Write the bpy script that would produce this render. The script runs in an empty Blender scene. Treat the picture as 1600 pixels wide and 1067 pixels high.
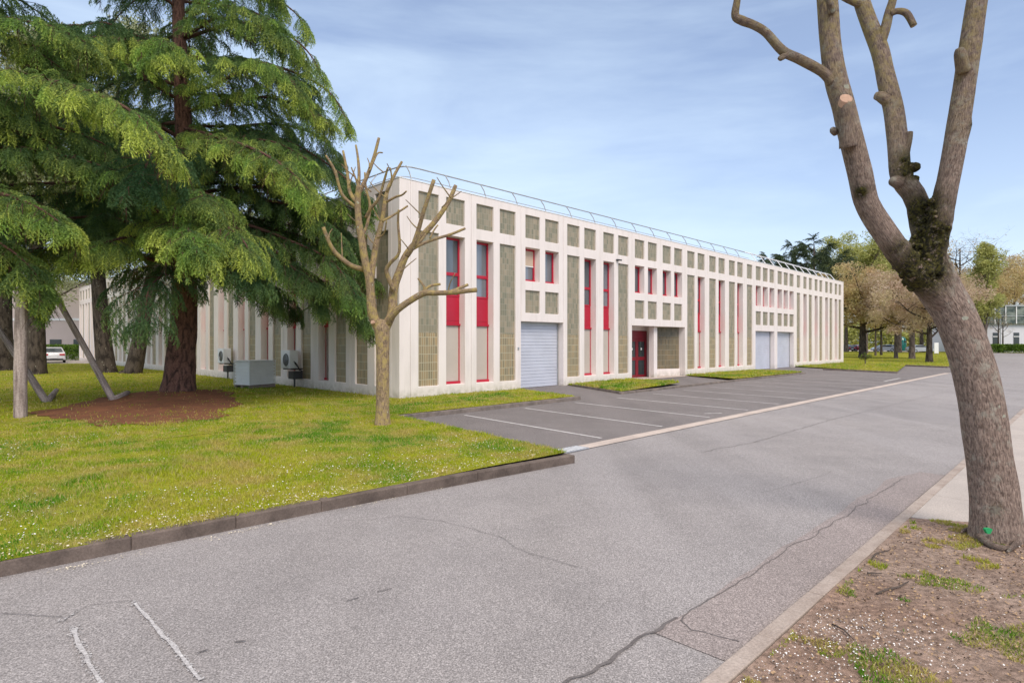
import bpy, bmesh, math, random
import numpy as np
from mathutils import Vector, Matrix, noise
R = math.radians
S = 0.70710678
scene = bpy.context.scene
COL = scene.collection

# ---------------------------------------------------------------- camera, sky, sun, exposure
F, HZ, EYE = 918.0, 535.5, 1.9            # focal length and horizon in 1600 px pixels, eye height
cam_d = bpy.data.cameras.new("camera"); cam = bpy.data.objects.new("camera", cam_d); COL.objects.link(cam)
cam.location = (0, 0, EYE); cam.rotation_euler = (R(90), 0, 0)
cam_d.sensor_width = 36; cam_d.lens = F/1600*36; cam_d.shift_y = (HZ-533.5)/1600
cam_d.clip_end = 3000; cam_d.clip_start = 0.05
scene.camera = cam

SUN_EL, SUN_AZ = R(48), R(162)            # azimuth clockwise from +Y
world = bpy.data.worlds.new("World"); scene.world = world; world.use_nodes = True
nt = world.node_tree; nt.nodes.clear()
def wn(t, **k):
    n = nt.nodes.new(t)
    for a, b in k.items(): setattr(n, a, b)
    return n
out = wn('ShaderNodeOutputWorld'); bg = wn('ShaderNodeBackground')
sky = wn('ShaderNodeTexSky', sky_type='NISHITA', sun_disc=False, sun_elevation=SUN_EL, sun_rotation=SUN_AZ, air_density=1.0, dust_density=1.0, ozone_density=2.5)
tc = wn('ShaderNodeTexCoord'); mp = wn('ShaderNodeMapping'); mp.inputs['Scale'].default_value = (1.0, 1.6, 5.5); mp.inputs['Rotation'].default_value = (0, R(10), 0)
mp.inputs['Location'].default_value = (.35,.2,.1)
nz = wn('ShaderNodeTexNoise'); nz.inputs['Scale'].default_value = 1.15; nz.inputs['Detail'].default_value = 7; nz.inputs['Roughness'].default_value = .55; nz.inputs['Distortion'].default_value = .35
rp = wn('ShaderNodeValToRGB'); rp.color_ramp.elements[0].position = .38; rp.color_ramp.elements[0].color = (.20,.20,.20,1); rp.color_ramp.elements[1].position = .64; rp.color_ramp.elements[1].color = (.62,.62,.62,1)
sep = wn('ShaderNodeSeparateXYZ'); mr = wn('ShaderNodeMapRange'); mr.inputs['From Min'].default_value = 0.0; mr.inputs['From Max'].default_value = .33; mr.inputs['To Min'].default_value = .40; mr.inputs['To Max'].default_value = 0.0
add = wn('ShaderNodeMath', operation='ADD', use_clamp=True)
mx = wn('ShaderNodeMix', data_type='RGBA'); mx.inputs['B'].default_value = (6.4, 7.8, 9.2, 1)
hs = wn('ShaderNodeMix', data_type='RGBA', blend_type='MULTIPLY'); hs.inputs['Factor'].default_value = 1; hs.inputs['B'].default_value = (1.46, 1.32, 1.38, 1)
L = nt.links.new
L(tc.outputs['Generated'], mp.inputs[0]); L(mp.outputs[0], nz.inputs[0]); L(nz.outputs[0], rp.inputs[0])
L(tc.outputs['Generated'], sep.inputs[0]); L(sep.outputs[2], mr.inputs[0])
L(rp.outputs[0], add.inputs[0]); L(mr.outputs[0], add.inputs[1]); L(add.outputs[0], mx.inputs['Factor'])
L(sky.outputs[0], hs.inputs['A']); L(hs.outputs['Result'], mx.inputs['A']); mz = wn('ShaderNodeMapRange'); mz.inputs['From Min'].default_value = .5; mz.inputs['From Max'].default_value = .8; mz.inputs['To Max'].default_value = .85
m2 = wn('ShaderNodeMix', data_type='RGBA'); m2.inputs['B'].default_value = (9.2, 8.9, 8.6, 1)   # unseen whiter cloud added above the view, for neutral, brighter overhead light
L(sep.outputs[2], mz.inputs[0]); L(mz.outputs[0], m2.inputs['Factor']); L(mx.outputs['Result'], m2.inputs['A']); L(m2.outputs['Result'], bg.inputs[0]); L(bg.outputs[0], out.inputs[0])
bg.inputs[1].default_value = 0.08
sd = bpy.data.lights.new("sun", 'SUN'); sd.energy = 1.5; sd.angle = R(28); sd.color = (1, .90, .77)
sun = bpy.data.objects.new("sun", sd); COL.objects.link(sun)
sdir = Vector((math.sin(SUN_AZ)*math.cos(SUN_EL), math.cos(SUN_AZ)*math.cos(SUN_EL), math.sin(SUN_EL)))
sun.rotation_euler = sdir.to_track_quat('Z', 'Y').to_euler()
scene.view_settings.view_transform = 'Standard'; scene.view_settings.look = 'None'
scene.view_settings.exposure = 0.74; scene.view_settings.gamma = 1
scene.cycles.max_bounces = 6; scene.cycles.transparent_max_bounces = 4
scene.cycles.use_denoising = True

# ---------------------------------------------------------------- helpers
CX, CY = -3.82, 19.93                      # corner of the building; t runs along its long front, n points out of it
def W(t, n, z=0): return Vector((CX+S*(t+n), CY+S*(t-n), z))
def TN(x, y): x -= CX; y -= CY; return S*(x+y), S*(x-y)
def P(px, py, z=0.0):
    Y = F*(EYE-z)/(py-HZ); return Vector(((px-800)/F*Y, Y, z))
def Q(px, py, Y): return Vector(((px-800)/F*Y, Y, EYE+(HZ-py)/F*Y))

class MB:
    def __init__(s): s.v=[]; s.f=[]; s.uv=[]
    def face(s, pts, uvs=None):
        i=len(s.v); s.v+= [tuple(p) for p in pts]; s.f.append(tuple(range(i,i+len(pts)))); s.uv.append(uvs or [(0,0)]*len(pts))
    def box(s, a, b, M=None):
        x0,y0,z0=a; x1,y1,z1=b; c=[(x0,y0,z0),(x1,y0,z0),(x1,y1,z0),(x0,y1,z0),(x0,y0,z1),(x1,y0,z1),(x1,y1,z1),(x0,y1,z1)]
        if M is not None: c=[tuple(M@Vector(p)) for p in c]
        i=len(s.v); s.v+=c
        for q in ((0,3,2,1),(4,5,6,7),(0,1,5,4),(1,2,6,5),(2,3,7,6),(3,0,4,7)):
            s.f.append(tuple(i+k for k in q)); s.uv.append([(0,0)]*4)
    def tube(s, pts, rad, n=8, amp=0, seed=0, cap=True, freq=6.0, ridge=0):
        pts=[Vector(p) for p in pts]; m=len(pts); i0=len(s.v); u=None; L=0
        for k,p in enumerate(pts):
            t=(pts[min(k+1,m-1)]-pts[max(k-1,0)]).normalized()
            if u is None:
                u=t.orthogonal().normalized()
            u=(u-t*u.dot(t)).normalized(); w=t.cross(u)
            if k: L+=(p-pts[k-1]).length
            for j in range(n):
                a=2*math.pi*j/n; d=u*math.cos(a)+w*math.sin(a); r=rad[k]
                if amp: r*=1+amp*noise.noise(p*2.2+d*r*freq+Vector((seed,0,0)))
                if ridge: r+=ridge*noise.noise(Vector((d.x*9,d.y*9,L*3.2+seed)))
                s.v.append(tuple(p+d*r))
        L=0
        for k in range(m-1):
            dl=(pts[k+1]-pts[k]).length; c=2*math.pi*max(rad[k],.01)
            for j in range(n):
                q=(j+1)%n
                s.f.append((i0+k*n+j,i0+k*n+q,i0+(k+1)*n+q,i0+(k+1)*n+j))
                s.uv.append([(j/n,L),((j+1)/n,L),((j+1)/n,L+dl),(j/n,L+dl)])
            L+=dl
        if cap:
            s.f.append(tuple(i0+j for j in range(n))[::-1]); s.uv.append([(0,0)]*n)
            s.f.append(tuple(i0+(m-1)*n+j for j in range(n))); s.uv.append([(0,0)]*n)
    def build(s, name, mat, parent=None, bevel=0, smooth=False, loc=None):
        me=bpy.data.meshes.new(name); me.from_pydata(s.v,[],s.f)
        ul=me.uv_layers.new(name='UVMap'); flat=[c for f in s.uv for p in f for c in p]; ul.data.foreach_set('uv', flat)
        me.validate()
        bm=bmesh.new(); bm.from_mesh(me)
        if not smooth: bmesh.ops.remove_doubles(bm, verts=bm.verts, dist=1e-5)
        bmesh.ops.recalc_face_normals(bm, faces=bm.faces); bm.to_mesh(me); bm.free()
        if smooth: me.polygons.foreach_set('use_smooth',[True]*len(me.polygons))
        me.materials.append(mat); o=bpy.data.objects.new(name, me); COL.objects.link(o)
        if loc: o.location=loc
        if parent: o.parent=parent
        if bevel:
            b=o.modifiers.new('bevel','BEVEL'); b.width=bevel; b.segments=2; b.limit_method='ANGLE'; b.angle_limit=R(40)
        return o
def tag(o, label, cat, group=None, kind=None):
    if label: o['label']=label
    if cat: o['category']=cat
    if group: o['group']=group
    if kind: o['kind']=kind
    return o
def empty(name, loc=(0,0,0), rz=0, label=None, cat=None, group=None):
    o=bpy.data.objects.new(name,None); COL.objects.link(o); o.location=loc; o.rotation_euler=(0,0,rz); return tag(o,label,cat,group)
def tris_obj(name, V, mat, parent=None, attr=None, smooth=False, loc=None):
    """V: (n,3,3) triangles -> one mesh, attr: (n,3) float named tip"""
    n=len(V); me=bpy.data.meshes.new(name); me.vertices.add(n*3); me.vertices.foreach_set('co', np.ascontiguousarray(V,dtype=np.float32).ravel())
    me.loops.add(n*3); me.loops.foreach_set('vertex_index', np.arange(n*3,dtype=np.int32))
    me.polygons.add(n); me.polygons.foreach_set('loop_start', np.arange(0,n*3,3,dtype=np.int32))
    if attr is not None:
        a=me.attributes.new('tip','FLOAT','POINT'); a.data.foreach_set('value', np.ascontiguousarray(attr,dtype=np.float32).ravel())
    me.update(); me.validate(); me.materials.append(mat)
    o=bpy.data.objects.new(name,me); COL.objects.link(o)
    if parent: o.parent=parent
    if loc is not None: o.location=loc
    return o

# ---------------------------------------------------------------- materials
class Mat:
    def __init__(s, name, rough=.8, spec=.3):
        s.m=bpy.data.materials.new(name); s.m.use_nodes=True; s.t=s.m.node_tree; s.b=s.t.nodes['Principled BSDF']; s.o=s.t.nodes['Material Output']
        s.b.inputs['Roughness'].default_value=rough; s.b.inputs['Specular IOR Level'].default_value=spec
    def n(s, t, **k):
        x=s.t.nodes.new(t)
        for a,b in k.items(): setattr(x,a,b)
        return x
    def l(s,a,b): s.t.links.new(a,b)
    def coord(s, kind='Object', scale=(1,1,1), rot=(0,0,0)):
        c=s.n('ShaderNodeTexCoord'); m=s.n('ShaderNodeMapping'); m.inputs['Scale'].default_value=scale; m.inputs['Rotation'].default_value=rot; s.l(c.outputs[kind],m.inputs[0]); return m.outputs[0]
    def noise(s, v, scale, detail=4, rough=.55, dist=0):
        x=s.n('ShaderNodeTexNoise'); x.inputs['Scale'].default_value=scale; x.inputs['Detail'].default_value=detail; x.inputs['Roughness'].default_value=rough; x.inputs['Distortion'].default_value=dist
        s.l(v,x.inputs['Vector']); return x.outputs['Fac']
    def ramp(s, f, stops):
        r=s.n('ShaderNodeValToRGB'); e=r.color_ramp.elements
        while len(e)<len(stops): e.new(.5)
        for k,(p,c) in enumerate(stops):
            e[k].position=p; e[k].color=(c if isinstance(c,tuple) else (c,c,c))+(1,)
        s.l(f,r.inputs[0]); return r.outputs[0]
    def mix(s, f, a, b, mode='MIX'):
        x=s.n('ShaderNodeMix',data_type='RGBA',blend_type=mode)
        for k,v in (('Factor',f),('A',a),('B',b)):
            if isinstance(v,(int,float)): x.inputs[k].default_value=v
            elif isinstance(v,tuple): x.inputs[k].default_value=v+(1,)
            else: s.l(v,x.inputs[k])
        return x.outputs['Result']
    def math(s, op, a, b=0, clamp=False):
        x=s.n('ShaderNodeMath',operation=op,use_clamp=clamp)
        for k,v in ((0,a),(1,b)):
            if isinstance(v,(int,float)): x.inputs[k].default_value=v
            else: s.l(v,x.inputs[k])
        return x.outputs[0]
    def col(s,c):
        if isinstance(c,tuple): s.b.inputs['Base Color'].default_value=c+(1,)
        else: s.l(c,s.b.inputs['Base Color'])
    def bump(s,h,st=.3,d=.02):
        x=s.n('ShaderNodeBump'); x.inputs['Strength'].default_value=st; x.inputs['Distance'].default_value=d; s.l(h,x.inputs['Height']); s.l(x.outputs[0],s.b.inputs['Normal'])
    def attr(s,name='tip'):
        a=s.n('ShaderNodeAttribute'); a.attribute_name=name; return a.outputs['Fac']
M={}
def plain(name, c, rough=.6, spec=.3, var=.12, sc=3, metal=0, bump=0):
    m=Mat(name,rough,spec); v=m.coord(); f=m.noise(v,sc,5)
    m.col(m.mix(m.ramp(f,[(.3,0.),(.7,1.)]), tuple(x*(1-var) for x in c), tuple(min(1,x*(1+var)) for x in c)))
    m.b.inputs['Metallic'].default_value=metal
    if bump: m.bump(m.noise(v,sc*12,4),bump,.01)
    M[name]=m.m; return m.m

def mk_concrete():
    m=Mat('painted_concrete',.75,.25); v=m.coord(); v2=m.coord(scale=(1.5,1.5,.16))
    a=m.noise(v,.6,5); b=m.noise(v2,2.6,5,.6); c=m.noise(v,60,3)
    base=m.mix(m.ramp(a,[(.3,0.),(.75,1.)]),(.84,.76,.73),(.78,.705,.67))
    base=m.mix(m.math('MULTIPLY',m.ramp(b,[(.48,0.),(.70,1.)]),.42),base,(.60,.545,.51))
    z=m.n('ShaderNodeSeparateXYZ'); m.l(v,z.inputs[0])
    low=m.math('MULTIPLY',m.ramp(z.outputs[2],[(0.,1.),(.35,0.)]),m.ramp(m.noise(v,5,4),[(.3,0.),(.62,.85)]))
    base=m.mix(low,base,(.40,.37,.29)); m.col(base); m.bump(c,.25,.004); M['concrete']=m.m
mk_concrete()
def mk_tiles(name, dark=1.0):
    m=Mat(name,.45,.4); v=m.coord('UV')
    def brick(w,h,c1,c2,mo,ms,bias=0.0,sq=.0):
        b=m.n('ShaderNodeTexBrick'); b.offset=sq; b.inputs['Scale'].default_value=1; b.inputs['Brick Width'].default_value=w; b.inputs['Row Height'].default_value=h
        b.inputs['Mortar Size'].default_value=ms; b.inputs['Mortar Smooth'].default_value=.2; b.inputs['Bias'].default_value=bias
        b.inputs['Color1'].default_value=c1+(1,); b.inputs['Color2'].default_value=c2+(1,); b.inputs['Mortar'].default_value=mo+(1,); m.l(v,b.inputs['Vector']); return b
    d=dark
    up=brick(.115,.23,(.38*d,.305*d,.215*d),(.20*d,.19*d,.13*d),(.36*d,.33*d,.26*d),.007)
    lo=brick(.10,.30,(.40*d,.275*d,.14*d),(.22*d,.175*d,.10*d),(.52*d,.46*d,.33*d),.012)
    sx=m.n('ShaderNodeSeparateXYZ'); m.l(v,sx.inputs[0])
    f=m.math('LESS_THAN',sx.outputs[1],2.25)
    c=m.mix(f,up.outputs[0],lo.outputs[0])
    nn=m.noise(m.coord('UV',(1,.5,1)),2.2,4)
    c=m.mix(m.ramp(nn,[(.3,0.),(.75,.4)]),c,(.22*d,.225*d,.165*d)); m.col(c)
    h=m.mix(f,up.outputs['Fac'],lo.outputs['Fac']); m.bump(m.math('SUBTRACT',1,h),.5,.006); M[name]=m.m
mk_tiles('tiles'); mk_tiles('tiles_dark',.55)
plain('red_paint',(.46,.008,.035),.38,.5,.07,2)
plain('red_door',(.20,.006,.016),.4,.5,.1,2)
plain('beige_panel',(.50,.445,.40),.6,.3,.05,1.5)
plain('blind',(.60,.47,.36),.7,.2,.05,2)
plain('door_slats',(.55,.565,.64),.45,.4,.06,1.5)
plain('grey_metal',(.42,.43,.44),.45,.5,.15,4,.6)
plain('dark_metal',(.05,.05,.055),.5,.4,.2,4)
plain('white_metal',(.78,.78,.80),.45,.4,.06,3)
plain('roof_gravel',(.35,.34,.33),.9,.2,.2,2,0,.5)
plain('dark_void',(.015,.015,.018),.6,.2,.1,2)
plain('rubber',(.025,.025,.027),.8,.2,.2,4)
plain('crate_white',(.90,.90,.91),.5,.3,.05,3); plain('white_paint',(.80,.80,.80),.5,.3,.04,3)
plain('galvanised',(.48,.50,.54),.4,.5,.12,6,.5)
def mk_glass():
    m=Mat('window_glass',.06,.9); v=m.coord(scale=(1,1,.4)); f=m.noise(v,.9,2)
    m.col(m.mix(m.ramp(f,[(.35,0.),(.7,1.)]),(.10,.115,.13),(.28,.29,.33))); m.b.inputs['Metallic'].default_value=.35; m.bump(m.noise(v,1.5,1),.05,.02); M['glass']=m.m
    m=Mat('dark_glass',.08,.7); m.col((.03,.04,.045)); M['dark_glass']=m.m
mk_glass()
def mk_asphalt(name, c, warm, ln=1.0, patch=True):
    m=Mat(name,.82,.25); v=m.coord()
    fine=m.noise(v,95,3,.7); ag=m.n('ShaderNodeTexVoronoi'); ag.inputs['Scale'].default_value=130; m.l(v,ag.inputs['Vector'])
    big=m.noise(v,.22,4,.5,.4); mid=m.noise(v,1.3,5,.6)
    st=m.noise(m.coord(scale=(1,.13,1),rot=(0,0,R(-45))),.9,4,.5,.2)
    a=m.mix(m.ramp(big,[(.3,0.),(.7,1.)]),c,warm)
    a=m.mix(m.math('MULTIPLY',m.ramp(mid,[(.4,0.),(.75,1.)]),.5),a,tuple(x*.75 for x in c))
    a=m.mix(m.math('MULTIPLY',m.ramp(st,[(.42,0.),(.62,1.)]),.55),a,tuple(x*1.28 for x in c))
    a=m.mix(1.0,a,m.ramp(fine,[(.30,.5),(.5,1.),(.72,1.55)]),'MULTIPLY')
    sp=m.ramp(ag.outputs['Color'],[(.0,.6),(.6,1.),(1.,1.7)]); a=m.mix(.85,a,sp,'MULTIPLY')
    m.col(a); m.bump(fine,.35,.006); M[name]=m.m
mk_asphalt('asphalt',(.275,.253,.252),(.33,.30,.292))
mk_asphalt('asphalt_dark',(.175,.155,.152),(.22,.195,.19))
mk_asphalt('asphalt_smooth',(.29,.245,.235),(.25,.215,.205))
def mk_conc_ground(name,c,c2,sc=3):
    m=Mat(name,.85,.2); v=m.coord(); a=m.noise(v,sc,6,.65); b=m.noise(v,60,4,.7)
    x=m.mix(m.ramp(a,[(.35,0.),(.68,1.)]),c,c2); x=m.mix(1.0,x,m.ramp(b,[(.3,.75),(.7,1.2)]),'MULTIPLY'); m.col(x); m.bump(b,.4,.006); M[name]=m.m
mk_conc_ground('kerb',(.27,.22,.19),(.13,.11,.095),4)
mk_conc_ground('kerb_face',(.20,.155,.13),(.085,.065,.055),2.5)
mk_conc_ground('kerb_pale',(.46,.385,.34),(.32,.255,.22),2.5)
mk_conc_ground('pavement',(.50,.44,.40),(.42,.37,.34),1.5)
mk_conc_ground('gutter',(.62,.52,.46),(.46,.38,.34),2)
mk_conc_ground('parking_paint',(.72,.69,.68),(.45,.42,.42),6)
mk_conc_ground('old_paint',(.50,.48,.49),(.27,.25,.26),9)
mk_conc_ground('chalk',(.62,.60,.60),(.31,.285,.285),38)
mk_conc_ground('bitumen',(.13,.115,.115),(.20,.18,.175),7)
def mk_grass_ground():
    m=Mat('lawn_ground',.95,.02); v=m.coord(); a=m.noise(v,.45,5,.6); b=m.noise(v,14,5,.7); c=m.noise(v,1.9,4,.6)
    x=m.mix(m.ramp(a,[(.35,0.),(.65,1.)]),(.20,.24,.02),(.32,.29,.035))
    x=m.mix(m.ramp(c,[(.5,0.),(.7,.6)]),x,(.40,.29,.13)); x=m.mix(1.0,x,m.ramp(b,[(.25,.5),(.75,1.5)]),'MULTIPLY'); m.col(x); m.bump(b,.8,.04); M['lawn_ground']=m.m
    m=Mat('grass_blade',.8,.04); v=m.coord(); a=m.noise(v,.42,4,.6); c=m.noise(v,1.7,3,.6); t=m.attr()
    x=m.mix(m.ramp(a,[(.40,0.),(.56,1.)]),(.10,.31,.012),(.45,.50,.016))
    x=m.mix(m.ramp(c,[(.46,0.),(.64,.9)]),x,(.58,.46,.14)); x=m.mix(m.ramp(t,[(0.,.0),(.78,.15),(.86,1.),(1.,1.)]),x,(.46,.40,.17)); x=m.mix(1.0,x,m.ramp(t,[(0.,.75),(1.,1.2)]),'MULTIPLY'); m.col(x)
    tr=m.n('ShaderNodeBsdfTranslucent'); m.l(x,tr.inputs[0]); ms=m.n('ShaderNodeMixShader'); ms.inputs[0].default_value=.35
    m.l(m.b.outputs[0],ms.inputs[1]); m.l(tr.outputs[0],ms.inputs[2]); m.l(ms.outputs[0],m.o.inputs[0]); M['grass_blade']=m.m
mk_grass_ground()
def mk_earth():
    m=Mat('bare_earth',.95,.1); v=m.coord(); a=m.noise(v,1.6,6,.65); b=m.noise(v,22,6,.75); c=m.noise(v,.7,3)
    x=m.mix(m.ramp(a,[(.35,0.),(.65,1.)]),(.27,.19,.15),(.42,.31,.25)); x=m.mix(m.ramp(c,[(.4,0.),(.65,.5)]),x,(.36,.22,.16))
    x=m.mix(1.0,x,m.ramp(b,[(.3,.4),(.65,1.45)]),'MULTIPLY'); m.col(x); m.bump(b,1.,.03); M['earth']=m.m
    m=Mat('mulch',.95,.1); v=m.coord(); a=m.noise(v,2.5,6,.7); b=m.noise(v,30,5,.8)
    x=m.mix(m.ramp(a,[(.35,0.),(.65,1.)]),(.29,.125,.065),(.19,.085,.05)); x=m.mix(1.0,x,m.ramp(b,[(.3,.5),(.7,1.5)]),'MULTIPLY'); m.col(x); m.bump(b,1.,.03); M['mulch']=m.m
mk_earth()
def mk_bark(name, c1, c2, lichen=None, lam=.0, ridge=(14,2.2), bst=.8, moss=False, bd=.02):
    m=Mat(name,.9,.15); v=m.coord('UV',(ridge[0],ridge[1],1)); o=m.coord()
    r=m.noise(v,1.0,7,.65,.6); f=m.noise(o,26,5,.7)
    x=m.mix(m.ramp(r,[(.38,0.),(.58,1.)]),c2,c1); x=m.mix(1.0,x,m.ramp(f,[(.3,.68),(.7,1.3)]),'MULTIPLY')
    if lichen:
        g=m.noise(o,7,6,.75); x=m.mix(m.ramp(g,[(1-lam-.07,0.),(1-lam+.06,.9)]),x,lichen)
        vo=m.n('ShaderNodeTexVoronoi'); vo.inputs['Scale'].default_value=5.5; vo.inputs['Randomness'].default_value=1; dv=m.n('ShaderNodeVectorMath',operation='ADD'); m.l(o,dv.inputs[0])
        nc=m.n('ShaderNodeTexNoise'); nc.inputs['Scale'].default_value=14; sc=m.n('ShaderNodeVectorMath',operation='SCALE'); sc.inputs['Scale'].default_value=.08; m.l(nc.outputs['Color'],sc.inputs[0]); m.l(sc.outputs[0],dv.inputs[1]); m.l(dv.outputs[0],vo.inputs['Vector'])
        sel=m.math('MULTIPLY',m.math('LESS_THAN',vo.outputs['Distance'],.11),m.math('GREATER_THAN',m.noise(o,1.6,2),.5)); x=m.mix(m.math('MULTIPLY',sel,.85),x,(.46,.47,.38))
    if moss:
        a=m.attr('moss'); g=m.noise(o,16,5,.8); k=m.math('MULTIPLY',m.math('MULTIPLY',a,1.5,True),m.ramp(g,[(.33,0.),(.45,1.)]),True)
        mc=m.mix(m.ramp(m.noise(o,45,3),[(.4,0.),(.7,1.)]),(.02,.018,.012),(.10,.09,.02)); x=m.mix(k,x,mc)
        g2=m.math('MULTIPLY',m.attr('yellow'),m.ramp(m.noise(o,13,5,.75),[(.42,0.),(.62,.75)]),True); x=m.mix(g2,x,(.40,.32,.11))
    m.col(x); h=m.math('ADD',r,m.math('MULTIPLY',f,.35)); m.bump(h,bst,bd); M[name]=m.m
mk_bark('bark_plane',(.375,.285,.235),(.15,.108,.09),(.40,.37,.31),.40,(85,16),1.0,True,.025)
mk_bark('bark_cedar',(.20,.105,.08),(.055,.033,.028),None,0,(26,3.5),1.,bd=.03)
mk_bark('bark_young',(.36,.26,.16),(.17,.12,.085),(.42,.32,.12),.46,(26,8),1.0)
mk_bark('bark_dark',(.10,.08,.065),(.028,.022,.019),(.20,.20,.15),.30,(16,2),.9)
mk_bark('bark_grey',(.17,.135,.115),(.07,.055,.048),None,0,(12,2),.6)
mk_bark('old_timber',(.44,.36,.33),(.22,.17,.155),None,0,(18,1.0),.6)
plain('cut_wood',(.50,.32,.23),.8,.2,.2,20)
plain('green_spray',(.03,.33,.12),.7,.2,.1,9)
def mk_leaf(name, dark, light, mid=None, trans=.3, sc=.6):
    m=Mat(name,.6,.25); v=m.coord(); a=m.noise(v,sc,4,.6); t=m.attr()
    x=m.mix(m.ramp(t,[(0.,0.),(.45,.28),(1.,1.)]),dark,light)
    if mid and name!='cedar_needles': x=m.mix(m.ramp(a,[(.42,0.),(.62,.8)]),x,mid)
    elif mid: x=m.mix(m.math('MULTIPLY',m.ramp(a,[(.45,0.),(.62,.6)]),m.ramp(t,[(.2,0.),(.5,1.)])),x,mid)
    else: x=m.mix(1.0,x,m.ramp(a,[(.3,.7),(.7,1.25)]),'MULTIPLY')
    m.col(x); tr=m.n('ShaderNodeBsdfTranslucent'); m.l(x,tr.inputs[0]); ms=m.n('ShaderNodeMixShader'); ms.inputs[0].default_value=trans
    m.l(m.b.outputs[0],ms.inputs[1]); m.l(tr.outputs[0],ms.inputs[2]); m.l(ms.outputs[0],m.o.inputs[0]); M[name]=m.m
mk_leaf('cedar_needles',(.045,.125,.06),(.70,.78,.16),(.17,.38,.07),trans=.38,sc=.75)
mk_leaf('cedar_blue',(.035,.065,.045),(.26,.30,.14),trans=.3)
mk_leaf('leaf_green',(.05,.10,.015),(.26,.34,.06),trans=.4)
mk_leaf('leaf_orange',(.40,.26,.13),(.78,.60,.34),(.56,.50,.22),trans=.4)
mk_leaf('leaf_pink',(.42,.28,.19),(.76,.60,.48),(.54,.46,.24),trans=.4)
mk_leaf('leaf_yellow',(.28,.30,.08),(.66,.64,.24),trans=.4)
mk_leaf('leaf_pale',(.25,.27,.12),(.60,.62,.38),trans=.5)
mk_leaf('pine_needles',(.035,.06,.03),(.15,.19,.08),trans=.15)
mk_leaf('hedge_leaf',(.05,.11,.012),(.20,.32,.04),trans=.3)

# ---------------------------------------------------------------- ground, roads, kerbs (the setting)
def zl(t, n):
    k=max(0,min(1,max(n/4.5, -t/4.0))); z=.012+.105*k
    x,y=W(t,n).xy; z+=.22*math.exp(-((x+10.9)**2+(y-19.0)**2)/(2*1.7**2)); return z
def sheet(pts, z, name, mat, sub=None):
    b=MB(); b.face([W(t,n,z) for t,n in pts]); o=b.build(name,mat); o['kind']='structure'; return o
b=MB(); b.face([(-900,-500,-.06),(900,-500,-.06),(900,1500,-.06),(-900,1500,-.06)]); o=b.build('ground',M['lawn_ground']); o['kind']='structure'
sheet([(-60,8),(-60,40),(130,40),(130,8)],-.008,'road',M['asphalt'])
sheet([(60,-2),(60,8),(130,8),(130,-60),(118,-60)],-.010,'side_road',M['asphalt'])
sheet([(-3.6,-1),(45,-1),(47,10.02),(-4.3,10.02)],.0,'parking_area',M['asphalt_dark'])
sheet([(-34,-90),(-34,-47.5),(1,-47.5),(1,-90)],.01,'rear_car_park',M['pavement'])
sheet([(128,-70),(128,-10),(175,-10),(175,-70)],.01,'far_car_park',M['pavement'])
# repair strip of smoother asphalt along the right kerb, with its ragged outline
b=MB(); random.seed(4)
N=40; ed=[]
for i in range(N+1):
    t=-8.0+7.0*i/N; n=14.72+.05*noise.noise(Vector((t*1.3,3,0)))+.03*noise.noise(Vector((t*5,1,0)))+ (0.18*max(0,(i-N+5)/5)); ed.append((t,n))
for i in range(N):
    b.face([W(ed[i][0],ed[i][1],-.003),W(ed[i][0],15.22,-.003),W(ed[i+1][0],15.22,-.003),W(ed[i+1][0],ed[i+1][1],-.003)])
o=b.build('road_patch',M['asphalt_smooth']); o['kind']='structure'
def ribbon(b, pts, w, z, wob=0, seed=0, step=.06):
    """a thin irregular strip through ground points"""
    P2=[Vector(p[:2]) for p in pts]; out=[]
    for i in range(len(P2)-1):
        a,c=P2[i],P2[i+1]; m=max(2,int((c-a).length/step))
        for k in range(m): out.append(a.lerp(c,k/m))
    out.append(P2[-1]); L_,R_=[],[]
    for i,p in enumerate(out):
        d=(out[min(i+1,len(out)-1)]-out[max(i-1,0)]).normalized(); q=Vector((-d.y,d.x))
        p=p+q*wob*noise.noise(Vector((p.x*3+seed,p.y*3,1)))+q*wob*.5*noise.noise(Vector((p.x*11,p.y*11+seed,1)))
        ww=w*(.55+.9*abs(noise.noise(Vector((p.x*5,p.y*5,seed))))) if wob else w*.5
        L_.append(p+q*ww); R_.append(p-q*ww)
    for i in range(len(out)-1): b.face([(*L_[i],z),(*R_[i],z),(*R_[i+1],z),(*L_[i+1],z)])
b=MB()
cr=lambda pts:[P(x,y) for x,y in pts]
ribbon(b,cr([(1063,968),(1146,913),(1266,837),(1314,810),(1352,784),(1411,746)]),.006,.001,.05,1)
ribbon(b,cr([(881,1067),(920,1045),(958,1022),(1010,990),(1063,966)]),.016,.001,.06,2)
ribbon(b,cr([(1063,968),(1078,984),(1155,1000)]),.005,.001,.04,3)
ribbon(b,cr([(620,805),(690,812),(735,825),(780,840),(830,862),(905,885)]),.0035,.001,.05,4)
ribbon(b,cr([(0,957),(60,962),(103,966),(140,946),(170,940),(208,937)]),.0035,.001,.04,5)
ribbon(b,cr([(500,818),(560,812),(620,806)]),.0025,.001,.05,6)
ribbon(b,cr([(1100,705),(1180,690),(1300,655),(1480,612)]),.007,.001,.05,7)
ribbon(b,cr([(540,938),(560,932)]),.006,.001,.02,8); ribbon(b,cr([(590,924),(612,918)]),.006,.001,.02,9)
ribbon(b,cr([(308,1018),(325,1013)]),.006,.001,.02,10); ribbon(b,cr([(366,1002),(384,1000)]),.006,.001,.02,11)
ribbon(b,cr([(1190,770),(1290,741),(1300,735)]),.003,.001,.02,12)
o=b.build('road_cracks',M['bitumen']); o['kind']='structure'
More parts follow.
